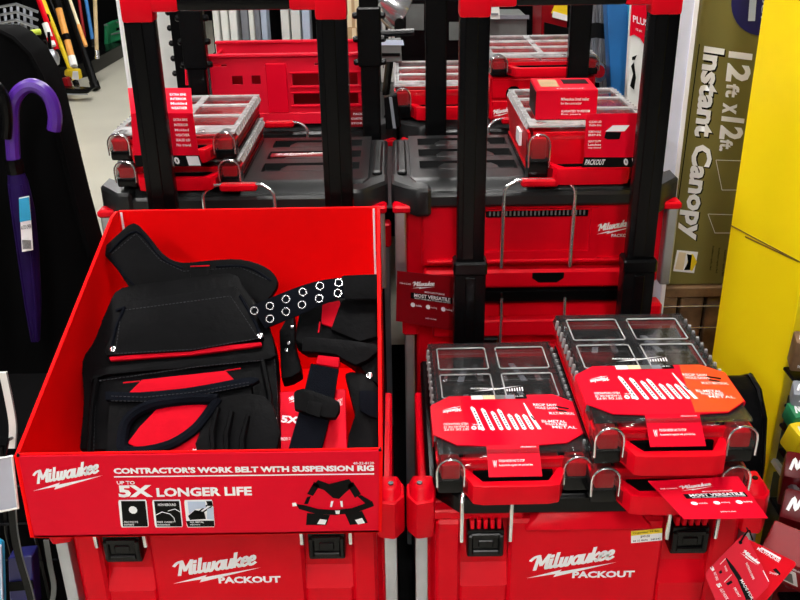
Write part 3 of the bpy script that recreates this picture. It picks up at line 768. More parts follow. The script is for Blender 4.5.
# ================================================================ cardboard display tray
TY0, TY1 = 1.066, 1.565
TZ = .6605
FL, FR = at(18, 456, Y=TY0), at(380, 451, Y=TY0)
FLb, FRb = at(33, 533, Y=TY0), at(379, 531, Y=TY0)
BL, BR = at(118, 210, Y=TY1), at(377, 208, Y=TY1)
tb = V(((FL.x + FR.x) / 2, TY0, TZ))
tr = thing('display_tray', 'open red cardboard display tray with low printed front and sloping sides', 'display tray', tb)
def lo(p): return V(p) - tb
x0, x1, xb0, xb1 = FLb.x, FRb.x, BL.x, BR.x
zf = (FL.z + FR.z) / 2; zb_ = (BL.z + BR.z) / 2
MB().prism([lo((FL.x, TY0, zf)), lo((FR.x, TY0, zf)), lo((x1, TY0, TZ)), lo((x0, TY0, TZ))], (0, .006, 0), .0008).build('front_panel', CARD, tr)
MB().prism([lo((xb0, TY1, zb_)), lo((xb1, TY1, zb_)), lo((xb1 + .005, TY1, TZ)), lo((xb0 - .01, TY1, TZ))], (0, .006, 0), .0008).build('back_panel', CARDIN, tr)
MB().prism([lo((x0, TY0, TZ)), lo((x1, TY0, TZ)), lo((xb1, TY1, TZ)), lo((xb0, TY1, TZ))], (0, 0, .004)).build('bottom_panel', CARDIN, tr)
def side(xa_f, xa_b, s):
    P = [(xa_f[1], TY0, TZ), (xa_f[0], TY0, zf), (xa_b[0], TY1 - .03, zb_), (xa_b[0], TY1, zb_), (xa_b[0], TY1, TZ)]
    return MB().prism([lo(p) for p in P], (s * .006, 0, 0), .0008).build('side_panel', CARDIN, tr)
side((FL.x, x0), (xb0, xb0), -1); side((FR.x - .002, x1 - .002), (xb1, xb1), 1)
# white raw cardboard edges and corner tabs
for (p, q) in (((xb0 + .006, TY1 - .003, zb_ - .002), (xb0 + .006, TY1 - .003, zb_ - .25)), ((xb1 - .006, TY1 - .003, zb_ - .002), (xb1 - .006, TY1 - .003, zb_ - .27))):
    MB().tube([lo(p), lo(q)], .0022, 6).build('raw_edge', WHITE, tr)
MB().tube([lo((FL.x, TY0 + .003, zf + .0015)), lo((FR.x, TY0 + .003, zf + .0015))], .0018, 6).build('front_fold', CARDIN, tr)
for p in (FL, FR):
    MB().box(p.x - tb.x - .002, p.x - tb.x + .002, -.001, .006, zf - TZ - .001, zf - TZ + .003, .0005).build('slot_tab', BLK, tr)
# print, laid on the front panel
def F(px, py): return lo(at(px, py, Y=TY0 - .0008))
def ft(mb, geo, ax, ay, bx_, by, cx_, cy_): mb.fit(geo, F(ax, ay), F(bx_, by), F(cx_, cy_))
pr = MB()
ft(pr, LOGO, 33, 491, 104, 489, 29, 463)
ft(pr, text("CONTRACTOR'S WORK BELT WITH SUSPENSION RIG", .05), 114, 474, 374, 471, 113, 468)
ft(pr, rect2(0, 0, 1, 1), 114, 477.5, 374, 474.5, 114, 476.3)
ft(pr, text('UP TO', .03), 117, 484.5, 135, 484.5, 116.5, 481)
ft(pr, text('5X', .045), 119, 497.5, 153, 497, 117.5, 485.5)
ft(pr, text('LONGER LIFE', .04), 157, 497, 252, 495.5, 156, 488)
ft(pr, W('48-22-8120'), 353, 464.5, 374, 464.3, 353, 462)
for xx in (120, 154, 186):
    r = [(0, .08), (.03, 0), (.97, 0), (1, .08), (1, .92), (.97, 1), (.03, 1), (0, .92)]
    ft(pr, ([(a, b, 0) for a, b in r], [tuple(range(8))]), xx + 1, 527.5, xx + 29, 527, xx - 2, 500)
pr.build('white_print', WHITE, tr)
def F2(px, py): return lo(at(px, py, Y=TY0 - .0014))
def pf(mb, pts): mb.poly([F2(*p) for p in pts])
dk = MB()
pf(dk, [(121, 501), (145, 501), (148, 526.5), (123, 526.5)]); pf(dk, [(154, 501), (179, 501), (182, 526.5), (157, 526.5)])
pf(dk, [(186, 521), (214, 520.5), (214.5, 526.5), (188, 526.8)]); pf(dk, [(188, 516), (195, 510), (204, 512), (206, 519), (190, 520)]); pf(dk, [(206, 501), (212, 501), (213, 506), (208, 506)])
for a, b in (((196, 513), (209, 503)), ((199, 514), (211, 506))): pf(dk, [a, (a[0] + 1.2, a[1] + .8), (b[0] + 1.2, b[1] + .8), b])
# harness picture
for P in ([(312, 486), (318, 480), (329, 484), (337, 482), (349, 479), (354, 485), (344, 494), (339, 499), (333, 498), (324, 490)],
          [(314, 482), (320, 485), (313, 496), (307, 494)], [(347, 485), (353, 482), (361, 494), (355, 498)],
          [(296, 504), (304, 505), (318, 509), (335, 510), (352, 508), (372, 501), (374, 506), (355, 513), (335, 515), (316, 514), (299, 509)],
          [(307, 513), (330, 515), (326, 525), (306, 525)], [(345, 514), (362, 511), (368, 523), (350, 525)],
          [(307, 497), (311, 496), (308, 504), (304, 504)], [(357, 496), (361, 495), (371, 501), (366, 504)]): pf(dk, P)
dk.build('picture_print', BLK, tr)
hi = MB()
def F3(px, py): return lo(at(px, py, Y=TY0 - .0020))
for P in ([(320, 519), (327, 520), (325, 524.5), (317, 524)], [(355, 520), (362, 518), (365, 523), (358, 524.5)], [(331, 501), (333.5, 501), (332, 507), (330, 507)], [(340, 501), (342.5, 501), (343, 507), (341, 507)], [(335, 510.5), (340, 510.5), (339.5, 514), (336, 514)],
          [(292, 503), (296, 502.5), (297, 506), (292.5, 506.5)]): hi.poly([F3(*p) for p in P])
c_ = F3(133, 510); hi.poly([c_ + V((math.cos(a * .628) * .0062, 0, math.sin(a * .628) * .0068)) for a in range(10)])
for k in range(3):
    for j in range(2): hi.fit(W(['PROTECTS', 'FREE CARRY', 'ALL METAL'][k] if j == 0 else ['corners', 'movement', 'adjusters'][k]), F3(124 + k * 33, 523 + j * 2.6), F3((138, 174, 204)[k] + j * -4, 523 + j * 2.6), F3(124 + k * 33, 521.2 + j * 2.6))
hi.fit(W('NON REBOUND'), F3(158, 506), F3(176, 506), F3(158, 503.5))
hi.tube([F3(*p) for p in ((156, 515), (162, 512), (170, 514), (174, 518), (175, 522))], .0006, 4); hi.tube([F3(*p) for p in ((168, 511), (175, 509), (180, 512))], .0006, 4)
hi.build('picture_highlight', WHITE, tr)
lb_ = MB(); lb_.poly([F3(*p) for p in ((187.5, 501.5), (205, 501.5), (206, 508), (196, 509), (189, 514))]); lb_.poly([F3(*p) for p in ((207, 509), (213.5, 507), (214, 520), (207, 519))]); lb_.build('picture_sky', BLUEW, tr)

# ================================================================ work belt in the tray
wb = V((at(200, 380, Y=1.28).x, 1.28, TZ + .006))
rig = thing('work_belt', 'black nylon work belt with pouches, red pockets and suspenders, inside the tray', 'tool belt', wb)
PU = V((0, .781, .625)); PN = V((0, -.625, .781)); P0 = V((0, 1.15, .700))
def Q(X, Yz, off=0.0, pl=None):
    p0, n = pl or (P0, PN)
    return at(80 + X / 2.5, 220 + Yz / 2.5, P=(p0 + n * off, n)) - wb
def slab(pts, off, th, m, name, bev=.003, par=rig, pl=None, seg=2):
    n = (pl or (P0, PN))[1]
    return MB().prism([Q(a, b, off, pl) for a, b in pts], n * th, bev, seg).build(name, m, par)
def curve(pts, k=4): return [(p.x, p.y) for p in smooth2([(a, b, 0) for a, b in pts], k)]
pouch = slab(curve([(24, 600), (34, 480), (30, 385), (58, 335), (92, 250), (126, 204), (250, 186), (388, 168), (424, 205), (482, 292), (502, 400), (505, 600)], 3), -.055, .055, FABRIC, 'main_pouch', .006)
flap = slab([(124, 208), (388, 172), (402, 182), (464, 302), (280, 334), (72, 346), (66, 330)], .001, .012, FABRIC, 'flap', .005, pouch)
slab([(76, 346), (455, 309), (456, 319), (280, 342), (78, 356)], .001, .008, REDFAB, 'red_stripe', .002, pouch)
MB().tube([Q(a, b, .013) for a, b in ((112, 218), (92, 262), (78, 320))], .0028, 6).build('piping', NAVY, flap)
MB().tube([Q(a, b, .013) for a, b in ((400, 190), (430, 240), (456, 296))], .0028, 6).build('piping', NAVY, flap)
slab(curve([(30, 395), (70, 372), (300, 352), (470, 336), (478, 352), (300, 372), (70, 392), (34, 412)], 2), .001, .010, FABRIC, 'band', .003, pouch)
slab([(158, 404), (366, 381), (396, 412), (340, 420), (122, 440)], .001, .010, REDFAB, 'upper_red_pocket', .003, pouch)
slab([(84, 440), (200, 444), (330, 424), (432, 402), (446, 590), (70, 600)], .001, .020, FABRIC, 'pocket_body', .005, pouch)
slab(curve([(68, 434), (160, 436), (280, 424), (430, 398), (436, 416), (280, 446), (160, 458), (68, 456)], 3), .018, .012, NAVY, 'pocket_trim', .003, pouch)
slab([(150, 520), (200, 468), (300, 452), (330, 470), (300, 520), (300, 598), (200, 598), (120, 560)], .021, .006, REDFAB, 'lower_red_pocket', .003, pouch)
rimp = curve([(345, 448), (255, 450), (170, 466), (120, 500), (106, 545), (112, 575), (160, 578), (230, 560), (290, 520), (330, 470), (345, 448)], 4)
MB().tube([Q(a, b, .030) for a, b in rimp], .0075, 8, flat=(1.0, 1.3)).build('pocket_rim', NAVY, pouch)
slab(curve([(345, 452), (430, 440), (486, 470), (492, 600), (300, 600), (306, 530)], 2), .019, .014, FABRIC, 'side_pocket', .005, pouch)
for a, b in ((345, 470), (380, 480), (420, 490)):
    MB().tube([Q(a, b, .034), Q(a - 14, b + 60, .037), Q(a - 10, b + 125, .034)], [.004, .006, .004], 6).build('fold', FABRIC, pouch)
for pts in (((44, 380), (30, 470), (24, 590)), ((456, 350), (474, 440), (480, 590))):
    MB().tube([Q(a, b, .006) for a, b in pts], .0048, 6).build('edge_binding', FABRIC, pouch)
for a, b, r in ((83, 323, .0052), (451, 290, .0052)):
    MB().lathe([(r, 0), (r, .002), (r * .6, .0032), (.001, .0034)], 12, Q(a, b, .013), PN).build('rivet', STEEL, flap)
for a0, b0, a1, b1 in ((160, 457, 200, 452), (310, 443, 345, 437), (108, 407, 150, 403), (362, 377, 402, 371)):
    MB().tube([Q(a0, b0, .032), Q(a1, b1, .032)], .0012, 5).build('red_stitch', REDFAB, pouch)
pr = MB(); pr.fit(LOGO, Q(262, 592, .029), Q(296, 588, .029), Q(258, 574, .029)); pr.build('pocket_logo', WHITE, pouch)
def stitch(pts, off, par, pl=None):
    P = [Q(a, b, off, pl) for a, b in pts]; m_ = MB(); n_ = 0
    for p, q in zip(P, P[1:]):
        k = max(2, int((q - p).length / .006))
        for i in range(k): m_.tube([p + (q - p) * (i / k), p + (q - p) * ((i + .6) / k)], .0007, 4)
    m_ = m_.build('stitching', STITCH, par); m_['kind'] = 'stuff'
stitch(((104, 226), (376, 190), (446, 296), (280, 324), (88, 334), (104, 226)), .0135, flap)
stitch(((48, 402), (300, 366), (462, 350)), .0115, pouch)
stitch(((78, 440), (160, 443), (280, 431), (426, 405)), .0305, pouch); stitch(((78, 452), (160, 453), (280, 441), (426, 412)), .0305, pouch)
stitch(((40, 420), (36, 500), (34, 590)), .003, pouch); stitch(((486, 350), (494, 440), (496, 590)), .003, pouch)
# lower left thin dark strap end
MB().strap([Q(60, 262, -.04), Q(80, 240, -.02), Q(115, 225, .0)], PN * .012, .004).build('strap_end', NAVY, rig)

# suspender yoke behind the pouch
n2 = V((0, -.62, .78)).normalized(); n2 = V((0, -.78, .62)).normalized(); PL2 = (V((0, 1.455, .90)), n2)
yk = slab(curve([(58, 82), (98, 45), (140, 14), (175, 44), (215, 92), (260, 112), (330, 106), (405, 104), (465, 122), (494, 150), (492, 180), (455, 214), (410, 200), (380, 186), (300, 190), (230, 204), (170, 196), (140, 186), (100, 130)], 3), .0, .016, FABRIC, 'suspender_yoke', .005, rig, PL2)
slab([(276, 116), (324, 114), (328, 166), (278, 170)], .016, .003, FABRIC, 'yoke_label', .001, yk, PL2)
MB().tube([Q(276, 116, .0195, PL2), Q(324, 114, .0195, PL2)], .0012, 5).build('red_stitch', REDFAB, yk)
for pts in (((72, 82), (140, 28), (205, 96), (260, 122)), ((78, 92), (112, 140), (160, 186)), ((340, 116), (420, 118), (478, 152))):
    MB().tube([Q(a, b, .017, PL2) for a, b in curve(pts, 4)], .0022, 6).build('edge_binding', NAVY, yk)

stitch(((80, 84), (140, 34), (200, 100), (258, 128), (400, 118), (470, 150)), .0165, yk, PL2)
# belt with grommets
PL3 = (V((0, 1.37, .905)), V((0, -.85, .527)))
bt = slab(curve([(428, 216), (500, 186), (570, 160), (640, 146), (742, 138)], 3) + curve([(746, 196), (650, 196), (560, 234), (500, 258), (464, 272)], 3), .0, .006, NAVY, 'belt', .0015, rig, PL3)
gm = None
for a, b in ((475, 215), (515, 198), (557, 180), (600, 165), (647, 157), (475, 247), (515, 229), (555, 212), (598, 196), (645, 183), (436, 227)):
    p = Q(a, b, .0068, PL3)
    if gm is None:
        ring = [V((math.cos(k * math.pi / 6), 0, 0)) * .0062 + PL3[1].cross(V((1, 0, 0))) * math.sin(k * math.pi / 6) * .0062 for k in range(12)]
        gm = MB().tube(ring, .0013, 6, closed=True).build('grommet', STEEL, bt); gm.location = p
    else: again(gm, bt, p)
slab([(655, 140), (742, 136), (746, 200), (662, 200)], .007, .006, FABRIC, 'belt_keeper', .002, bt, PL3)

# second pouch on the right with its straps
PL4 = (V((0, 1.32, .830)), V((0, -.62, .785)))
p2 = slab(curve([(545, 330), (556, 260), (585, 210), (660, 196), (748, 192), (752, 330), (748, 440), (700, 392), (640, 352), (570, 346)], 2), -.05, .05, FABRIC, 'hammer_pouch', .006, rig, PL4)
slab([(606, 214), (650, 204), (652, 225), (632, 272), (604, 262)], .001, .006, REDFAB, 'red_panel', .002, p2, PL4)
slab([(655, 206), (742, 204), (744, 300), (700, 312), (628, 282)], .001, .014, FABRIC, 'pouch_flap', .004, p2, PL4)
slab(curve([(560, 300), (640, 306), (745, 320), (744, 340), (690, 372), (640, 345), (556, 338)], 2), .001, .016, FABRIC, 'pouch_band', .004, p2, PL4)
slab([(596, 344), (650, 350), (648, 376), (592, 366)], .003, .012, REDFAB, 'red_loop', .002, p2, PL4)
MB().tube([Q(600, 255, .008, PL4), Q(596, 282, .008, PL4)], .0015, 5).build('red_stitch', REDFAB, p2)
MB().lathe([(.005, 0), (.005, .002), (.002, .0032)], 12, Q(724, 389, .002, PL4), PL4[1]).build('rivet', STEEL, p2)
sp = slab([(578, 362), (648, 376), (632, 470), (600, 596), (516, 596), (552, 470)], .012, .007, NAVY, 'hanging_strap', .002, rig, PL4)
slab(curve([(536, 438), (560, 428), (610, 444), (650, 462), (640, 502), (590, 494), (538, 480)], 2), .019, .014, FABRIC, 'strap_loop', .004, sp, PL4)
slab([(572, 452), (606, 460), (600, 496), (566, 484)], .033, .004, FABRIC, 'loop_patch', .0015, sp, PL4)
slab(curve([(664, 400), (700, 396), (750, 440), (750, 600), (668, 600), (690, 500)], 2), -.03, .03, FABRIC, 'tool_sleeve', .006, rig, PL4)
slab(curve([(698, 430), (745, 436), (745, 500), (700, 480)], 2), .001, .008, NAVY, 'sleeve_band', .003, rig, PL4)
slab(curve([(505, 300), (540, 250), (545, 340), (560, 400), (510, 420)], 2), -.07, .04, FABRIC, 'inner_strap', .005, rig, PL4)
for a, b in ((516, 325), (522, 308), (530, 268)): MB().lathe([(.003, 0), (.003, .002), (.001, .0025)], 8, Q(a, b, -.029, PL4), PL4[1]).build('rivet', STEEL, rig)
# retail tag in the tray
tg_ = thing('product_tag', 'red retail hang tag reading 5X behind the strap in the tray', 'tag', wb + V((.11, 0, .01)))
def T(X, Yz, off): return Q(X, Yz, off, PL4) + wb - tg_.location
tm = MB().prism([T(500, 432, -.012), T(664, 424, -.012), T(668, 600, -.012), T(504, 600, -.012)], PL4[1] * .004, .001).build('card', CARD, tg_)
pr = MB()
pr.fit(LOGO, T(522, 458, -.0070), T(556, 452, -.0070), T(520, 438, -.0070))
pr.fit(text('5X', .05), T(502, 506, -.0070), T(546, 510, -.0070), T(504, 488, -.0070))
pr.fit(W('FINDER 10'), T(502, 552, -.0070), T(526, 550, -.0070), T(502, 544, -.0070)); pr.fit(W('CARRY'), T(640, 470, -.0070), T(658, 462, -.0070), T(638, 452, -.0070))
pr.build('white_print', WHITE, tg_)

# ================================================================ loose printed cards around the boxes
def versatile_card(name, label, Q4, n, m=CARD):
    """Q4: left-bottom, right-bottom, right-top, left-top in the room; n: face normal"""
    base = sum(Q4, V()) / 4; n = V(n).normalized()
    t = thing(name, label, 'card', base); R = [q - base for q in Q4]
    MB().prism(R, -n * .0015).build('card', m, t)
    bar = MB(); pr = MB(); L1, L2 = n * .0006, n * .0012
    onq(R, rect2(0, 0, 1, 1), .24, .95, .50, .62, L1, bar); bar.build('black_bar', BLK, t)
    onq(R, LOGO, .26, .66, .70, .88, L1, pr); onq(R, W('MODULAR STORAGE'), .48, .82, .645, .675, L1, pr)
    onq(R, text('MOST VERSATILE', .03), .30, .92, .54, .61, L2, pr); onq(R, W('MOST DURABLE STORAGE SYSTEM'), .31, .92, .507, .53, L2, pr)
    for k in range(3):
        c0 = .28 + k * .26
        onq(R, ([(math.cos(a * .785), math.sin(a * .785), 0) for a in range(8)], [tuple(range(8))]), c0 - .04, c0 + .04, .335, .425, L1, pr)
        onq(R, W(['mobile', 'stacking', 'locking'][k]), c0 + .05, c0 + .15, .36, .40, L1, pr)
    onq(R, W('packout.com'), .50, .68, .14, .18, L1, pr); onq(R, W('ITEM 48-22-8425'), .05, .24, .76, .79, L1, pr)
    pr.build('white_print', WHITE, t)
    return t
hc = [at(px, py, Y=1.742) for px, py in ((396, 321), (455, 331), (455, 277), (397, 271))]
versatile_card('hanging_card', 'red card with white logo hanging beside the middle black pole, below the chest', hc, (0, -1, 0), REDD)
fn = V((0, -.42, .90)).normalized(); f0 = at(700, 498, Y=1.078)
fl = [at(px, py, P=(f0, fn)) for px, py in ((684, 519), (768, 518), (738, 476), (648, 481))]
versatile_card('flyer_card', 'red flyer sticking out below the right organizer stack', fl, fn, CARD)

# tool hang cards at the right front corner
cn = V((-.10, -.80, .60)).normalized(); c0 = at(740, 570, Y=1.075)
def CP(px, py, off=0): return at(px, py, P=(c0 + cn * off, cn))
def rounded(pts, r):
    out = []
    for i, p in enumerate(pts):
        a, b = V(pts[i - 1]), V(pts[(i + 1) % len(pts)]); p = V(p)
        u, v = (a - p).normalized() * r, (b - p).normalized() * r
        out += [p + u, p + u * .3 + v * .3, p + v]
    return [tuple(q) for q in out]
h1 = thing('tool_card', 'crimson tool hang card with knife picture, tied to the box corner', 'card', c0)
pts = rounded([(704, 574), (745, 532), (771, 584), (728, 628)], 5)
MB().prism([CP(*p) - c0 for p in pts], -cn * .002, .0003).build('card', PINK, h1)
pr = MB()
def C1(px, py, o=.001): return CP(700 + px / 7.5, 520 + py / 7.5, o) - c0
pr.fit(LOGO, C1(302, 245), C1(415, 362), C1(345, 205)); pr.fit(W('FASTBACK KNIFE'), C1(340, 325), C1(395, 448), C1(355, 318))
pr.fit(W('FAST OPEN'), C1(100, 395), C1(122, 455), C1(118, 388)); pr.fit(W('3', .05), C1(74, 358), C1(92, 388), C1(95, 345)); pr.fit(W('5', .05), C1(120, 482), C1(138, 512), C1(148, 468)); pr.fit(W('GUT HOOK'), C1(145, 520), C1(195, 600), C1(168, 512))
pr.fit(W('WIRE'), C1(180, 345), C1(196, 388), C1(192, 340)); pr.fit(W('FRONT'), C1(250, 510), C1(290, 580), C1(268, 505)); pr.fit(rect2(0, 0, 1, 1), C1(470, 380), C1(512, 462), C1(476, 378))
pr.fit(rect2(0, 0, 1, 1), C1(150, 330), C1(190, 288), C1(152, 334)); pr.fit(rect2(0, 0, 1, 1), C1(180, 465), C1(236, 408), C1(183, 468))
pr.build('white_print', WHITE, h1)
k_ = MB(); k_.poly([C1(*p) for p in ((192, 288), (200, 284), (255, 350), (300, 415), (400, 600), (345, 600), (280, 445), (225, 360))])
k_.poly([C1(*p) for p in ((195, 475), (235, 452), (245, 470), (210, 492))]); k_.poly([C1(*p) for p in ((140, 390), (160, 372), (168, 395), (150, 405))])
k_.build('knife_picture', BLK, h1)
pr = MB(); pr.fit(W('MADE FOR'), C1(300, 452, .0016), C1(385, 600, .0016), C1(320, 442, .0016)); pr.build('handle_print', WHITE, h1)
MB().lathe([(.0028, 0), (.0028, .001)], 10, C1(302, 168, .0004), cn).build('hang_hole', BLK, h1)
MB().tube([C1(302, 168, .002), C1(330, 120, .006), C1(360, 80, .0), C1(350, 60, -.03)], .0014, 6).build('tie', BLK, h1)
h2_ = thing('tool_card', 'darker red tool hang card fanned out behind the crimson one', 'card', c0 - cn * .012)
pts = rounded([(746, 538), (798, 563), (762, 606), (735, 590)], 4)
MB().prism([CP(*p, -.012) - h2_.location for p in pts], -cn * .002, .0003).build('card', RED, h2_)
pr = MB()
def C2(px, py): return CP(700 + px / 7.5, 520 + py / 7.5, -.011) - h2_.location
pr.fit(W('MILWAUKEE'), C2(425, 222), C2(590, 318), C2(440, 200)); pr.fit(rect2(0, 0, 1, 1), C2(455, 214), C2(600, 296), C2(463, 203)); pr.fit(W('SHARP'), C2(520, 400), C2(585, 418), C2(524, 385)); pr.build('white_print', WHITE, h2_)
k_ = MB(); k_.poly([C2(*p) for p in ((545, 372), (570, 360), (605, 400), (600, 415), (570, 395))]); k_.build('knife_picture', BLK, h2_)
MB().tube([C2(395, 150), C2(380, 110), C2(370, 75)], .0014, 6).build('tie', BLK, h2_)

# ================================================================ right side: canopy carton, post, yellow display
PW = at(683, 100, Y=1.98).x
po = thing('white_post', 'white painted square post between the black pole and the olive carton', 'post', (PW - .02, 1.98, 0))
LAV = mat('white_paint', (0.62, 0.64, 0.78), 0.4, var=0.06)
MB().box(-.02, .022, 0, .02, 0, 1.75, .002).build('post', LAV, po)
MB().box(.020, .030, -.004, .03, 0, 1.75, .001).build('edge_strip', WHITE, po)
MB().box(-.04, .04, -.01, .06, 0, .02, .002).build('foot', PAPER, po)

CYv = 2.05
L0, L1 = at(659, 285, Y=CYv), at(703, 0, Y=CYv); ed = (L1 - L0); W_ = V((.30, 0, 0))
cb = V((L0.x + .15, CYv, L0.z)); ca = thing('canopy_carton', 'tall olive instant canopy carton standing behind the yellow display', 'carton', cb)
MB().prism([L0 - cb, L0 + W_ - cb, L0 + W_ + ed * 1.22 - cb, L0 + ed * 1.22 - cb], (0, .16, 0), .002).build('carton', OLIVE, ca)
def K(px, py, o=.001): return at(px, py, Y=CYv - o) - cb
pr = MB()
pr.fit(text('Instant Canopy', .04), K(698, 45), K(677, 238), K(725, 49))
A, Bk, Ck = K(729, 51), K(718, 148), K(753, 54); ex, ey = Bk - A, Ck - A
for tx, f0_, f1_, g0, g1 in (('12', 0, .30, 0, 1), ('ft', .32, .46, .05, .62), ('x', .52, .63, .0, .60), ('12', .66, .90, 0, 1), ('ft.', .90, 1.03, .05, .62)):
    pr.fit(text(tx, .04), A + ex * f0_ + ey * g0, A + ex * f1_ + ey * g0, A + ex * f0_ + ey * g1)
for p, q in (((716, 160), (746, 161)), ((722, 190), (744, 190)), ((708, 214), (738, 215)), ((715, 233), (737, 233)), ((716, 160), (722, 190)), ((708, 214), (715, 233))):
    d_ = (K(*q) - K(*p)).normalized(); nn = V((-d_.z, 0, d_.x)) * .0006; pr.poly([K(*p) - nn, K(*q) - nn, K(*q) + nn, K(*p) + nn])
pr.build('white_lettering', WHITE, ca)
sh = MB()
for dx_, dz_ in ((.0028, -.0028),):
    sh.fit(text('Instant Canopy', .055), K(698, 45, .0005) + V((dx_, 0, dz_)), K(677, 238, .0005) + V((dx_, 0, dz_)), K(725, 49, .0005) + V((dx_, 0, dz_)))
d_ = [K(699, 44), K(700, 44), K(674, 236), K(673, 236)]; sh.poly(d_)
for k in range(3): sh.fit(W('Installation rapide y facil'), K(712 + k * 6, 246 + k * 2), K(709 + k * 6, 270 + k * 3), K(714.5 + k * 6, 246 + k * 2))
sh.build('dark_lettering', BLK, ca)
ci = MB(); cc_ = K(768, -2, .0016); ci.poly([cc_ + V((math.cos(a * math.pi / 18), 0, math.sin(a * math.pi / 18))) * (36 * 1.98 / 900) for a in range(36)]); ci = ci.build('navy_badge', NAVYI, ca)
pr = MB(); pr.fit(text('sport', .01), K(761, -14, .0024), K(758, 29, .0024), K(768, -13, .0024)); pr.poly([K(*p, .0024) for p in ((750, -6), (757, -6), (755, 21), (748, 21))]); pr.build('badge_print', BLUEW, ca)
bd = MB().prism([K(*p) for p in ((673, 271), (694, 273), (698, 252), (677, 250))], (0, -.0006, 0)).build('white_badge', WHITE, ca)
MB().prism([K(*p, .002) for p in ((686, 268), (692, 271), (697, 262), (693, 254), (689, 255))], (0, -.0004, 0)).build('badge_roof', YPOLE, ca)
MB().prism([K(*p, .003) for p in ((684, 270), (690, 270), (692, 255), (687, 254), (688, 262))], (0, -.0004, 0)).build('badge_figure', BLK, ca)
MB().prism([K(*p, .002) for p in ((675, 269), (683, 270), (686, 253), (679, 252))], (0, -.0004, 0)).build('badge_panel', CREAM, ca)
# wooden shelf that carries it
ws = thing('wooden_stand', 'brown wooden stand with dark gaps under the olive carton', 'stand', (cb.x, CYv, 0))
zt_ = L0.z - .002
for k in range(5): MB().box(-.16 + k * .066, -.16 + k * .066 + .058, -.01, .012, .02, zt_ - .03, .003).build('plank', BROWN, ws)
MB().box(-.17, .17, -.014, .17, zt_ - .028, zt_, .003).build('top_board', BROWN, ws); MB().box(-.16, .16, .012, .16, 0, zt_ - .03).build('core', MATTE, ws)
for k in range(2): MB().tube([(-.15, -.016, zt_ - .05 - k * .06), (.17, -.016, zt_ - .05 - k * .06)], .0018, 6).build('wire', STEEL, ws)

# yellow display panel and its shelves
y0p, y1p = V((.704, 1.80, 0)), V((.764, 1.574, 0))
dv = (y1p - y0p); nr = V((-dv.y, dv.x, 0)).normalized()
if nr.x < 0: nr = -nr
yd = thing('yellow_display', 'tall plain yellow cardboard display side panel at the right edge', 'display', (y0p + y1p) / 2); yb = yd.location.copy()
MB().prism([y0p - yb, y1p - yb, y1p - yb + nr * .012, y0p - yb + nr * .012], (0, 0, 1.75), .002).build('side_panel', YELLOW, yd)
MB().prism([y1p - yb - nr * .003, y1p - yb + dv.normalized() * .008 - nr * .003, y1p - yb + dv.normalized() * .008 + nr * .016, y1p - yb + nr * .016], (0, 0, 1.75), .003, 2).build('edge_fold', YELLOW, yd)
def YP(px, py, o=.001): return at(px, py, P=(y0p - nr * o, nr)) - yb
for a, b_ in (((731, 225), (801, 262)), ((745, 236), (798, 261))):
    MB().prism([YP(a[0], a[1]), YP(b_[0], b_[1]), YP(b_[0], b_[1] + 1.3), YP(a[0], a[1] + 1.3)], nr * .0008).build('slit', mat('slit_brown', (.16, .09, .01), .7), yd)
MB().prism([y0p - yb + nr * .012, y0p - yb + nr * .55, y0p - yb + nr * .55 + V((0, .01, 0)), y0p - yb + nr * .012 + V((0, .01, 0))], (0, 0, 1.5)).build('back_panel', YELLOW, yd)
for z in (.18, .40, .62): MB().prism([y0p - yb + nr * .014, y1p - yb + nr * .014, y1p - yb + nr * .5, y0p - yb + nr * .5], (0, 0, .012)).build('shelf', GREYP, yd).location = (0, 0, z)

# products on those shelves and on the floor stand in front
DRED = mat('dark_red_foil', (0.10, 0.001, 0.004), 0.35, var=0.3, spec=0.1)
SQ = [smooth2([(0, 0, 0), (.3, .9, 0), (.5, .1, 0), (.8, .9, 0), (1, .1, 0), (1.3, .7, 0), (1.5, .1, 0)], 4), smooth2([(1.7, .1, 0), (1.9, .9, 0), (2.1, .1, 0), (2.4, .6, 0), (2.7, .3, 0)], 4)]
def squiggle():
    vs, fs = [], []
    for s_ in SQ:
        g = stroke(s_, .24); o = len(vs); vs += [(p[0], p[1], 0) for p in g[0]]; fs += [tuple(i + o for i in f) for f in g[1]]
    return vs, fs
ledge_spots = []
def pack(name, label, px, py, Yv, size, rz, m, words, tilt=0, group='packs beside the yellow display'):
    p = at(px, py, Y=Yv); t = thing(name, label, 'pack', p, rz, group); t.rotation_euler.x = tilt
    a, b_, c_ = size
    MB().box(-a, a, -b_, b_, -c_, c_, min(a, b_, c_) * .25, 2).build('pouch', m, t)
    ledge_spots.append((p, a, b_, c_))
    pr = MB(); fit_front(pr, squiggle(), -a * .6, a * .4, .1 * c_, c_ * .5, -b_ - .0008); fit_front(pr, W('net wt 2 lb'), -a * .6, a * .3, -c_ * .7, -c_ * .4, -b_ - .0008)
    fit_top(pr, squiggle(), -a * .8, a * .8, -b_ * .5, b_ * .5, c_ + .0008)
    pr.build('white_print', WHITE, t)
    return t
stn = thing('floor_bin', 'dark red floor bin at the lower right beside the yellow edge', 'bin', (.83, 1.22, 0))
MB().holes(-.10, .17, -.16, .16, 0, .46, [(-.09, .16, -.15, .15)]).build('bin_wall', REDD, stn); MB().box(-.09, .16, -.15, .15, .36, .37).build('bin_base', MATTE, stn)
pr = MB(); pr.fit(LOGO, (-.08, -.161, .33), (.1, -.161, .33), (-.08, -.161, .40)); pr.build('lettering', WHITE, stn)
RL = [(.683, 1.50, .605), (.80, 1.06, .560)]
rl = thing('shelf_rail', 'pale grey metal rail running down towards the lower right corner', 'rail', at(775, 462, Y=1.50))
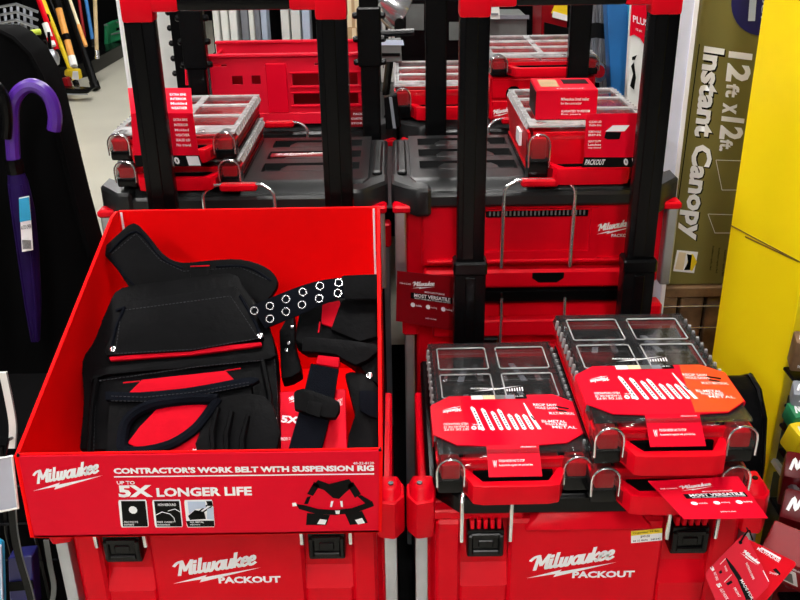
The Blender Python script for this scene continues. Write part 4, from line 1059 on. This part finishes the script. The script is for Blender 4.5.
MB().tube([V((0, 0, 0)), at(812, 515, Y=1.22) - rl.location], .008, 6).build('rail', ALU, rl); MB().tube([at(790, 484, Y=1.38) - rl.location, at(790, 484, Y=1.38) - rl.location + V((.06, .12, -.25))], .005, 6).build('bracket', ALU, rl)
pack('candy_pack', 'dark red pack with white script lettering nearest the lower right corner', 806, 520, 1.25, (.042, .03, .045), -.5, DRED, 'Twist', .5)
pack('candy_pack', 'red pack with white lettering in the bin, lowest at the right edge', 810, 575, 1.15, (.035, .02, .05), -.6, DRED, 'Bites', .6)
pack('candy_pack', 'dark red pack leaning behind the pale grey rail', 804, 482, 1.38, (.04, .03, .05), -.4, DRED, 'Sweet', .4)
pack('candy_pack', 'yellow and white pack on the shelf right of the yellow edge', 803, 438, 1.44, (.03, .02, .028), .3, YPOLE, 'Fruit', .3)
pack('candy_pack', 'green pack on the shelf beside the yellow edge', 801, 416, 1.47, (.026, .02, .02), .1, GREEN, 'Mint', .3)
pack('candy_pack', 'white and black pack on the shelf, right picture edge', 808, 396, 1.48, (.03, .02, .02), -.3, GREY, 'Choc', .3)
pack('candy_pack', 'dark brown pack on the shelf, uppermost at the right picture edge', 808, 352, 1.52, (.03, .02, .035), -.2, BROWN, 'Dark', .2)
rk = thing('snack_rack', 'dark stepped wire rack holding the snack packs at the right edge', 'rack', (.95, 1.35, 0))
for p, a, b_, c_ in ledge_spots:
    q = p - rk.location; zz = p.z - c_ * .95 - b_ * .55 - .012
    MB().box(q.x - a * .9, max(.06, q.x + a * 1.2), q.y - b_ * 1.1, q.y + b_ * 1.6, zz, zz + .008, .002).build('ledge', BLACK, rk)
for yy in (-.22, .20): MB().tube([(.05, yy, 0), (.05, yy, 1.0)], .008, 8).build('upright', BLACK, rk)
MB().tube([(.05, -.22, 1.0), (.05, .20, 1.0)], .008, 8).build('top_bar', BLACK, rk)
lc = thing('label_carton', 'dark red carton with a white framed window lying in the bin', 'carton', at(797, 560, Y=1.15), -.75); lc.rotation_euler.x = .55
MB().box(-.045, .045, -.03, .03, -.05, .05, .002).build('carton', REDD, lc); MB().box(-.03, .012, -.0312, -.030, -.03, .025, .0003).build('white_window', WHITE, lc); MB().box(-.024, .006, -.0322, -.0312, -.022, .015, .0003).build('grey_picture', GREYP, lc)
pr = MB(); fit_front(pr, LOGO, -.03, .04, .028, .046, -.0308); pr.build('lettering', WHITE, lc)

bg = thing('backpack', 'black backpack with red piping standing behind the right organizer stack', 'bag', (.612, 1.43, 0))
prof = [(0, -.08), (.03, -.10), (.10, -.11), (.40, -.11), (.58, -.10), (.66, -.075), (.695, -.03), (.70, .02), (.67, .07), (.56, .10), (.30, .11), (.05, .10), (0, .08)]
MB().prism([(-.032, y, z) for z, y in prof], (.064, 0, 0), .014, 3).build('body', FABRIC, bg)
MB().tube([(-.033, y * .9, z) for z, y in prof[3:10]], .005, 6).build('piping', REDFAB, bg)
MB().tube([(.031, y * .9, z) for z, y in prof[3:10]], .005, 6).build('piping', BLACK, bg)

# ================================================================ things far behind, seen between the poles
bk = thing('back_shelving', 'black steel shelving across the back behind all the tool boxes', 'shelving', (.35, 4.1, 0))
MB().box(-1.15, 1.9, 0, .02, 0, 2.0).build('back_panel', MATTE, bk)
for z in (.25, .62, .86): MB().box(-1.15, 1.9, -.45 if z < .8 else -1.15, 0, z, z + .03, .003).build('shelf', BLACK, bk)
for x in (-1.13, -.6, .3, 1.2, 1.88): MB().box(x - .02, x + .02, -.03, .02, 0, 2.0, .003).build('upright', BLACK, bk)
def board(label, pa, pb, Yv, m, z0=.89):
    xa_, xb_ = at(pa, 22, Y=Yv).x, at(pb, 22, Y=Yv).x
    t = thing('upright_board', label, 'board', ((xa_ + xb_) / 2, Yv, z0), group='boards standing upright at the back'); h = (xb_ - xa_) / 2
    MB().box(-h, h, 0, .09, 0, .62, .003).build('board', m, t); MB().box(-h, h, -.003, 0, .60, .62).build('end_cap', GREY, t)
names = ['leftmost', 'second from left', 'third from left', 'fourth from left', 'fifth from left', 'sixth from left', 'seventh from left', 'third from right', 'second from right', 'rightmost']
for nm, (pa, pb, m, cn_) in zip(names, ((213, 219, PAPER, 'narrow white'), (221, 228, PAPER, 'white'), (229.5, 237, PAPER, 'cream white'), (241, 248, GREY, 'dark grey'), (249, 254, PAPER, 'narrow white'), (255, 260, GREY, 'narrow grey'), (261, 267, BLUEW, 'pale blue'), (281, 289, PAPER, 'white'), (291, 300, PAPER, 'wide white'), (302, 310, BLUEW, 'pale blue'))):
    board(cn_ + ' board standing upright behind the crate, ' + nm + ' of the row', pa, pb, 3.75, m)
def simple(name, label, cat, P4, Yv, depth, m, extra=None, bev=.002):
    R = [at(px, py, Y=Yv) for px, py in P4]
    if 2.9 <= Yv < 3.65 and name != 'paper_tag' and name != 'cream_carton': R[0].z = R[1].z = .8905
    base = V((sum(p.x for p in R) / 4, Yv, min(p.z for p in R)))
    t = thing(name, label, cat, base); MB().prism([p - base for p in R], (0, depth, 0), bev).build('body', m, t)
    if extra:
        for nm, Pn, dy, m2 in extra: MB().prism([at(px, py, Y=Yv + dy) - base for px, py in Pn], (0, -.004, 0)).build(nm, m2, t)
    return t
simple('kraft_carton', 'brown kraft carton behind the left handle, below the cream one', 'carton', ((347, 62), (364, 62), (363, 28), (346, 28)), 3.0, .15, KRAFT, [('tape', ((353, 60), (357, 60), (356, 28), (352, 28)), -.001, CREAM)])
simple('cream_carton', 'cream carton on top of the kraft one beside the red handle corner', 'carton', ((346, 28), (363, 28), (362, -14), (344, -14)), 3.0, .15, CREAM, [('tape', ((352, 27), (355, 27), (354, -12), (351, -12)), -.001, KRAFT)])
simple('kraft_carton', 'narrow kraft carton at the right end of the upright boards', 'carton', ((319, 44), (329, 44), (327, -10), (316, -10)), 3.8, .1, KRAFT, [('tape', ((322, 42), (325, 42), (323, -8), (320, -8)), -.001, CREAM)])
for i, (lb2, a0, b0) in enumerate((('left white strip behind the chrome lamp', 379, 385), ('right white strip behind the chrome lamp', 388, 394))):
    simple('white_strip', lb2, 'board', ((a0 + 2, 70), (b0 + 2, 70), (b0 - 1, -5), (a0 - 1, -5)), 3.3, .03, PAPER, [('groove', ((a0 + 4, 68), (a0 + 5, 68), (a0 + 2, -3), (a0 + 1, -3)), -.001, GREY)])
lm = thing('chrome_lamp', 'chrome lamp head with black rim hanging behind the poles', 'lamp', at(391, 4, Y=2.9))
ax = V((-.75, -.35, .55))
MB().lathe([(.012, .05), (.030, .045), (.055, .01), (.066, -.03), (.060, -.035), (.02, -.035)], 20, (0, 0, 0), ax).build('shade', STEEL, lm)
MB().lathe([(.040, -.036), (.040, -.040)], 18, (0, 0, 0), ax).build('lens', WHITE, lm); MB().lathe([(.016, 0), (.016, .02)], 12, (.025, -.03, -.052), (0, -1, 0)).build('knob', BLK, lm)
MB().tube([(0, .02, .03), (0, .05, .10), (.02, .2, .35)], .008, 6).build('arm', BLACK, lm)
gb = simple('grey_clamp', 'grey plastic clamp block on a black arm between the poles', 'clamp', ((380, 62), (402, 62), (401, 40), (378, 42)), 2.7, .05, GREYP, [('ledge', ((377, 45), (404, 45), (403, 40), (377, 40)), -.02, BLUEW), ('slot', ((382, 56), (400, 56), (400, 53), (382, 53)), -.001, BLACK)])
MB().tube([V((-.06, 0, .08)), V((.07, .0, .085))], .010, 8).build('arm', BLACK, gb); MB().tube([V((0, .02, .02)), V((-.02, .25, -.15))], .012, 8).build('stem', BLACK, gb)
simple('leaning_bin', 'small black bin with grey edge leaning behind the lids in the middle', 'bin', ((386, 130), (401, 127), (397, 95), (384, 98)), 2.26, .03, BLACK, [('grey_edge', ((393, 128), (396, 128), (392, 97), (389, 97)), -.001, GREY)])
simple('grey_bin', 'dark grey bin with white paper label behind the far organizer', 'bin', ((484, 38), (528, 38), (527, 16), (484, 16)), 3.2, .2, GREYP, [('rim', ((482, 19), (529, 19), (529, 15), (482, 15)), -.01, GREY)])
simple('paper_tag', 'small white paper tag above the dark grey bin', 'tag', ((490, 19), (500, 19), (499, 5), (489, 5)), 3.16, .003, PAPER, [('print', ((491, 15), (498, 15), (498, 13), (491, 13)), -.001, GREY)], 0)
simple('dark_case', 'charcoal equipment case standing behind the far left organizer', 'case', ((400, 62), (460, 62), (459, 0), (398, 0)), 3.4, .2, BLACK, [('panel', ((406, 30), (424, 30), (424, 4), (406, 4)), -.002, GREYP), ('panel', ((449, 40), (460, 40), (459, 22), (449, 22)), -.002, GREYP)])
simple('red_carton', 'red carton with yellow and white label behind the far right pole', 'carton', ((543, 36), (568, 42), (568, -4), (542, -8)), 3.0, .2, REDD, [('yellow_label', ((551, 13), (567, 17), (567, 4), (556, 2)), -.002, YPOLE), ('white_label', ((552, 17), (567, 21), (567, 15), (553, 11)), -.004, WHITE), ('black_band', ((544, 36), (568, 42), (568, 28), (544, 22)), -.003, BLK)])
mt = thing('steel_bundle', 'bundle of bright steel strips wrapped in plastic beside the blue box', 'bundle', at(597, 60, Y=2.92))
for k in range(9):
    a_ = at(586 + k * 2.6, 104 - (k % 3) * 3, Y=2.60) - mt.location; b_ = at(587 + k * 2.6, -6, Y=2.64) - mt.location
    MB().strap([a_, (a_ + b_) / 2 + V((.006 * ((k % 3) - 1), 0, 0)), b_], (.0042, .003, 0), .002).build('strip', [STEEL, ALU, GREY][k % 3], mt)
MB().strap([at(584, 32, Y=2.58) - mt.location, at(596, 30, Y=2.575) - mt.location, at(609, 32, Y=2.58) - mt.location], (0, .002, .02), .003).build('band', BLK, mt)
cp_ = thing('chrome_clamp', 'small round chrome clamp below the steel bundle', 'clamp', at(597, 72, Y=2.56))
MB().lathe([(.020, -.01), (.030, -.006), (.030, .006), (.020, .01)], 18, (0, 0, 0), (.2, -1, .3)).build('ring', STEEL, cp_); MB().lathe([(.018, -.014), (.018, .014)], 14, (0, 0, 0), (.2, -1, .3)).build('core', REDD, cp_); MB().tube([(0, 0, -.028), (.01, 0, -.08), (.012, 0, -.10)], .008, 8).build('stem', BLACK, cp_)
simple('blue_carton', 'tall blue carton left of the white and red one behind the deep organizer', 'carton', ((612, 118), (634, 118), (632, -10), (606, -10)), 2.48, .05, BLUE, [('pale_edge', ((630, 116), (634, 116), (632, -8), (627, -8)), -.001, CYAN)])
wr = simple('white_carton', 'white rounded carton with a red top beside the right pole', 'carton', ((626, 112), (652, 112), (655, -6), (633, -8)), 2.36, .03, PAPER)
wo = wr.location
MB().prism([at(px, py, Y=2.359) - wo for px, py in ((629.5, 36), (634, 34.5), (640, 38), (646, 48), (650, 60), (654, 5), (650, 4), (631.5, 4))], (0, -.002, 0)).build('red_top', CARD, wr)
pr = MB(); pr.fit(text('PLUS', .02), at(633, 22, Y=2.355) - wo, at(648, 27, Y=2.355) - wo, at(633, 15, Y=2.355) - wo); pr.fit(W('12 pk'), at(636, 31, Y=2.355) - wo, at(642, 33, Y=2.355) - wo, at(636, 28, Y=2.355) - wo); pr.build('lettering', WHITE, wr)
pr = MB(); pr.poly([at(px, py, Y=2.357) - wo for px, py in ((630, 86), (634, 90), (636, 78), (634, 62), (631, 66), (633, 74))]); pr.poly([at(px, py, Y=2.357) - wo for px, py in ((632, 60), (635, 60), (637, 55), (632, 57))]); pr.build('tool_picture', BLK, wr)

# white panel on the left of the aisle
wp = thing('white_board', 'tall white panel board behind the leftmost black pole', 'panel', (at(152, 50, Y=2.92).x, 2.92, 0))
wl, wr_ = at(118, 5, Y=2.92).x - wp.location.x, at(178, 5, Y=2.92).x - wp.location.x
MB().box(wl, wr_, 0, .03, 0, 1.75, .003).build('panel', PAPER, wp); MB().box(wl - .004, wl + .004, -.004, .034, 0, 1.75, .001).build('edge_strip', WHITE, wp); MB().box(wl, wr_, -.05, .08, 0, .02).build('foot', GREYP, wp)
bp_ = thing('black_upright', 'black slotted upright with pegs between the white panel and the crate', 'post', (at(178, 40, Y=2.80).x, 2.80, 0))
MB().box(-.018, .018, 0, .03, 0, 1.75, .002).build('post', MATTE, bp_); MB().box(.03, .075, .01, .03, 0, 1.75, .002).build('rear_post', MATTE, bp_)
for k in range(8): MB().lathe([(.009, 0), (.009, .010), (.005, .014)], 8, (-.018, .015, 1.02 + k * .045), (-1, 0, 0)).build('peg', BLACK, bp_)
MB().tube([at(187, 85, Y=2.79) - bp_.location, at(186, 60, Y=2.79) - bp_.location], .005, 6).build('pink_tie', PINK, bp_)

# ================================================================ left edge: umbrella stand, wire rack
YU = 1.78
ol = [(-420, 28), (0, 31), (14, 38), (30, 54), (42, 76), (51, 104), (58, 132), (66, 165), (76, 205), (90, 255)]
us = thing('display_stand', 'black rounded-top display stand at the left edge, behind the purple umbrella', 'stand', (at(20, 150, Y=YU).x, YU, 0))
pt = [at(px, py, Y=YU) - us.location for px, py in ol]
xr = pt[-1].x
MB().prism([p for p in pt] + [V((xr + .04, 0, .0)), V((pt[0].x, 0, 0))], (0, .10, 0), .006, 2).build('panel', MATTE, us)
MB().tube([p + V((0, -.004, 0)) for p in pt[1:]], .006, 6).build('edge_trim', MATTE, us)
MB().box(pt[0].x, xr + .02, -.16, -.01, .0, .40, .01).build('base_bin', MATTE, us)

def umbrella(label, crook, Yv, m, cloth, r, fab):
    P = [at(px, py, Y=Yv) for px, py in crook]; base = V((P[-1].x, Yv, .41)); t = thing('umbrella', label, 'umbrella', base, group='umbrellas hanging at the left edge')
    MB().tube([p - base for p in smooth2(P, 4)], r, 10).build('crook_handle', m, t)
    if fab:
        C = [at(px, py, Y=Yv) - base for px, py, _ in fab]; rr = [q[2] * .0021 for q in fab]
        MB().tube(C, rr, 12).build('cloth', cloth, t)
        for k in range(3): MB().tube([c + V(((k - 1) * q * .6, -q * .82, 0)) for c, q in zip(C[1:], rr[1:])], .0028, 5).build('pleat', cloth, t)
        MB().lathe([(r * 1.25, -.014), (r * 1.35, 0), (r * 1.25, .014)], 10, C[0], (0, 0, 1)).build('collar', BLACK, t)
    return t
um = umbrella('purple umbrella with curved crook handle hung on the black stand', [(54, 130), (55, 116), (51, 100), (42, 89), (30, 85.5), (19, 92), (12.5, 106), (12, 130), (14, 168)], 1.66, PURPLE, PURFAB, .0130, [(14.5, 166, 6), (18, 182, 9), (23, 210, 10.5), (28, 250, 10), (33, 300, 8), (36, 340, 4)])
UP0 = um.location
tgm = MB().prism([at(px, py, Y=1.625) - UP0 for px, py in ((22, 252), (33, 250), (29, 196), (19, 198))], (0, .002, 0)).build('price_tag', WHITE, um)
MB().prism([at(px, py, Y=1.624) - UP0 for px, py in ((20, 222), (31, 220), (29, 197), (19, 199))], (0, -.0008, 0)).build('tag_picture', CYAN, um)
pr = MB(); pr.fit(W('AUTO OPEN'), at(21, 230, Y=1.624) - UP0, at(31, 228, Y=1.624) - UP0, at(21, 226, Y=1.624) - UP0)
for k in range(8): pr.poly([at(23 + k * 1.1, 249, Y=1.624) - UP0, at(23.6 + k * 1.1, 249, Y=1.624) - UP0, at(22.8 + k * 1.1, 240, Y=1.624) - UP0, at(22.2 + k * 1.1, 240, Y=1.624) - UP0])
pr.build('tag_print', BLK, um)
umbrella('black umbrella crook cut off by the left picture edge', [(6, 138), (7, 118), (4, 98), (-4, 86), (-14, 84), (-24, 94), (-27, 120), (-26, 165)], 1.64, BLACK, FABRIC, .010, [(-25.5, 164, 6), (-22, 190, 9), (-14, 300, 9), (-10, 340, 4)])

# dark shelf edge and wire rack in the lower left corner
sr_ = thing('wire_rack', 'black wire rack in the lower left corner beside the cardboard tray', 'rack', (-.70, 1.28, 0))
for x in (-.10, -.05, 0, .05, .095): MB().tube([(x, 0, 0.0), (x, 0, .50), (x + .01, .03, .66)], .0035, 6).build('wire', BLACK, sr_)
for z in (.10, .22, .34, .44, .52, .60): MB().tube([(-.16, 0, z), (.10, 0, z)], .0035, 6).build('cross_wire', BLACK, sr_)
MB().box(-.20, .105, .05, .30, 0, .66, .01).build('back_box', MATTE, sr_)
def strip(name, label, cat, pts, Yv, m, wd, th=.003, group=None):
    P = smooth2([at(px, py, Y=Yv) for px, py in pts], 4); base = P[-1].copy(); t = thing(name, label, cat, base, group=group)
    MB().strap([p - base for p in P], (wd, .0, 0), th).build('strip', m, t)
    MB().tube([p - base + V((wd, -.001, 0)) for p in P], .0012, 5).build('edge', GREYP, t)
    return t
strip('hanging_strap', 'pale grey curved strap end hanging above the clear price holder', 'strap', [(3, 372), (9, 400), (13, 425), (12, 448)], 1.20, PAPER, .006)
strip('hanging_strap', 'dark grey curved strap below the clear price holder', 'strap', [(12, 500), (14, 530), (20, 560), (29, 590), (34, 615)], 1.15, BLACK, .006)
strip('hanging_strap', 'grey thin curved strap beside the left cart post', 'strap', [(46, 540), (50, 565), (54, 588), (50, 610)], 1.20, GREYP, .004)
ph = thing('price_holder', 'clear plastic price holder at the left edge in front of the tray corner', 'holder', at(6, 512, Y=1.10)); pb_ = ph.location
FROST = mat('frosted_sheet', (0.42, 0.44, 0.52), 0.3, var=0.1)
MB().prism([at(px, py, Y=1.10) - pb_ for px, py in ((-12, 514), (18, 508), (12, 456), (-12, 460))], (0, .004, 0), .001).build('sheet', FROST, ph)
MB().tube([at(px, py, Y=1.098) - pb_ for px, py in ((-12, 460), (12, 456), (18, 508), (-12, 514))], .002, 6).build('rim', PAPER, ph)
MB().tube([at(5, 456, Y=1.10) - pb_, at(8, 440, Y=1.16) - pb_, at(20, 434, Y=1.28) - pb_], .0025, 6).build('hook', BLACK, ph)
simple('cyan_pack', 'bright cyan pack in the bottom left corner', 'pack', ((-14, 610), (4, 610), (2, 545), (-14, 535)), 1.14, .012, CYAN, [('edge', ((2, 608), (4, 608), (2, 545), (0, 544)), -.001, BLUEW)])
simple('navy_pack', 'dark blue pack behind the wires in the bottom left corner', 'pack', ((10, 612), (36, 610), (32, 556), (8, 558)), 1.24, .03, NAVYI, [('band', ((10, 590), (34, 588), (33, 580), (9, 582)), -.001, BLK)])

# ================================================================ far left: long-handled tools and store shelving
gd_ = thing('store_gondola', 'black store shelving base running back along the aisle', 'shelving', at(70, 84, Z=0))
gb0 = gd_.location.copy()
fp_ = [at(px, py, Z=0) for px, py in ((40, 88), (92, 76), (140, 48))]
fp_ += [fp_[2] + V((-1.2, 1.2, 0)), fp_[0] + V((-1.2, .8, 0))]
MB().prism([p - gb0 for p in fp_], (0, 0, .14), .01).build('base', BLACK, gd_)
MB().prism([fp_[0] + V((-.3, .7, 0)) - gb0, fp_[2] + V((-.1, .6, 0)) - gb0, fp_[2] + V((-.1, .7, 0)) - gb0, fp_[0] + V((-.3, .8, 0)) - gb0], (0, 0, 1.9)).build('back_panel', MATTE, gd_)
MB().box(-6.5, 1.2, 0, .05, 0, 2.0).build('aisle_shelving', MATTE); o_ = bpy.data.objects['aisle_shelving']; o_.location = (0, 12.4, 0); tag(o_, 'dark shelving wall at the far end of the aisle', 'shelving')
def pole(name, label, a, b, ya, dy, r, m, bits=()):
    A = at(*a, Y=ya) if ya else at(*a, Z=.02); Bp = at(*b, Y=A.y + dy); d = Bp - A
    t = thing(name, label, 'tool', A, group='long-handled tools leaning at the far left')
    MB().tube([V((0, 0, 0)), d * .5, d * 1.6], r, 10).build('handle', m, t)
    for nm, f0, f1, rr, m2 in bits: MB().tube([d * f0, d * (f0 + f1) / 2, d * f1], rr, 10).build(nm, m2, t)
    return t
pole('long_tool', 'long bright yellow tool handle leaning, reaching the floor', (77, 86), (43, 0), None, .35, .020, YPOLE, [('collar', .0, .06, .026, BLACK)])
pole('long_tool', 'shorter thick yellow handle beside the long yellow one', (46, 16), (37, -8), 7.7, .2, .030, YPOLE, [('collar', -.2, .0, .022, BLACK)])
pole('long_tool', 'thick black tube leaning at the right of the tool group', (96, 89), (66, 0), None, .35, .036, BLACK, [('foot_cap', 0, .08, .042, BLACKG)])
pole('long_tool', 'orange wooden handle with dark ring and white end', (74, 66), (58, 6), 7.6, .25, .028, ORWOOD, [('dark_ring', .42, .52, .031, BLACK), ('white_end', .0, .16, .031, PAPER), ('top_sleeve', .95, 1.4, .031, BLACK)])
pole('long_tool', 'slim cream and orange handle right of the black tube top', (86, 46), (70, 0), 7.8, .25, .014, CREAM, [('orange_end', 0, .45, .017, ORWOOD)])
pole('long_tool', 'slim black handle between the yellow and orange ones', (80, 78), (50, 0), None, .4, .014, BLACK, [('ferrule', .05, .15, .018, GREY)])
pole('long_tool', 'short red handle left of the long yellow one', (57, 50), (44, 14), 7.5, .15, .022, RED, [('tip', -.15, .02, .018, BLACK)])
pole('long_tool', 'slim blue handle near the shelving base', (93, 42), (86, 0), 8.3, .2, .016, BLUE, [('tip', -.1, .05, .02, BLACK)])
pole('long_tool', 'pale wooden handle rightmost of the tool group', (97, 56), (95, 0), 8.2, .1, .017, WOOD, [('ferrule', -.05, .1, .02, STEEL)])
pole('long_tool', 'dark red slim handle between blue and cream ones', (85, 40), (79, 0), 8.4, .2, .014, REDD, [('tip', -.1, .05, .018, BLACK)])
pole('long_tool', 'white and red bottle-ended tool left of the long yellow handle', (53, 46), (48, 32), 7.45, .05, .026, PAPER, [('red_band', .3, .6, .028, RED)])
bs_ = thing('steel_float', 'round silver tool head hanging low by the yellow handles', 'tool', at(52, 58, Y=7.4)); MB().lathe([(.015, -.07), (.05, -.05), (.06, 0), (.05, .04), (.02, .07)], 16).build('head', ALU, bs_); MB().tube([(0, 0, .06), (0, .02, .2)], .012, 6).build('stem', BLACK, bs_)
simple('red_tool_head', 'dark red tool head on the floor below the yellow handle', 'tool', ((58, 92), (70, 92), (66, 78), (58, 80)), 7.50, .1, REDD, [('black_edge', ((57, 93), (70, 91), (70, 89), (57, 90)), -.002, BLK)], .01)
simple('black_tool_head', 'black tool head lying on the floor under the leaning tools', 'tool', ((52, 94), (88, 94), (90, 90), (54, 88)), 7.36, .12, BLACK, [('edge', ((53, 94), (88, 95), (88, 94), (53, 93)), -.002, GREY)], .01)
simple('yellow_tool_head', 'small yellow and white package on the floor behind the yellow handle', 'tool', ((64, 76), (80, 80), (78, 70), (64, 70)), 7.7, .08, YPOLE, [('white_label', ((72, 79), (79, 80), (78, 71), (73, 71)), -.002, WHITE)], .01)
wbk = thing('wire_basket', 'grey wire basket at the top left corner', 'basket', at(15, 20, Y=4.6))
for k in range(6):
    a = at(2 + k * 6, 34, Y=4.6) - wbk.location; b_ = at(-2 + k * 6.6, 6 + abs(k - 3) * 1.5, Y=4.7) - wbk.location
    MB().tube([a, (a + b_) / 2 + V((.01, -.03, .0)), b_], .007, 6).build('wire', GREY, wbk)
for py in (8, 16, 24): MB().tube([at(-6, py, Y=4.62) - wbk.location, at(16, py - 4, Y=4.56) - wbk.location, at(38, py + 4, Y=4.62) - wbk.location], .007, 6).build('cross_wire', ALU, wbk)
for k in (-.12, .12): MB().tube([(k, .02, -.10), (k, .02, -at(15, 20, Y=4.6).z)], .012, 6).build('leg', BLACK, wbk)
lh = thing('lime_handle', 'lime green bar lying across below the wire basket', 'tool', at(25, 34, Y=4.5))
MB().tube([at(8, 36, Y=4.5) - lh.location, at(24, 34, Y=4.5) - lh.location, at(40, 31.5, Y=4.56) - lh.location], .014, 8).build('bar', LIME, lh); MB().tube([at(19, 35, Y=4.485) - lh.location, at(26, 34, Y=4.485) - lh.location], .010, 8).build('label', PAPER, lh)
for lb3, P4, Yv, m in (('flat green crate low on the shelving at the aisle end', ((110, 44), (127, 38), (127, 30), (110, 34)), 9.6, GREEN), ('upper green crate on the shelving at the aisle end', ((108, 30), (126, 26), (126, 20), (108, 23)), 9.8, GREEN), ('narrow dark green bag left of the green crates', ((104, 50), (109, 50), (108, 24), (104, 24)), 9.5, GREEN)):
    simple('green_crate', lb3, 'crate', P4, Yv, .3, m, [('rim', (P4[3], P4[2], (P4[2][0], P4[2][1] + 1.5), (P4[3][0], P4[3][1] + 1.5)), -.01, GREYP)], .01)
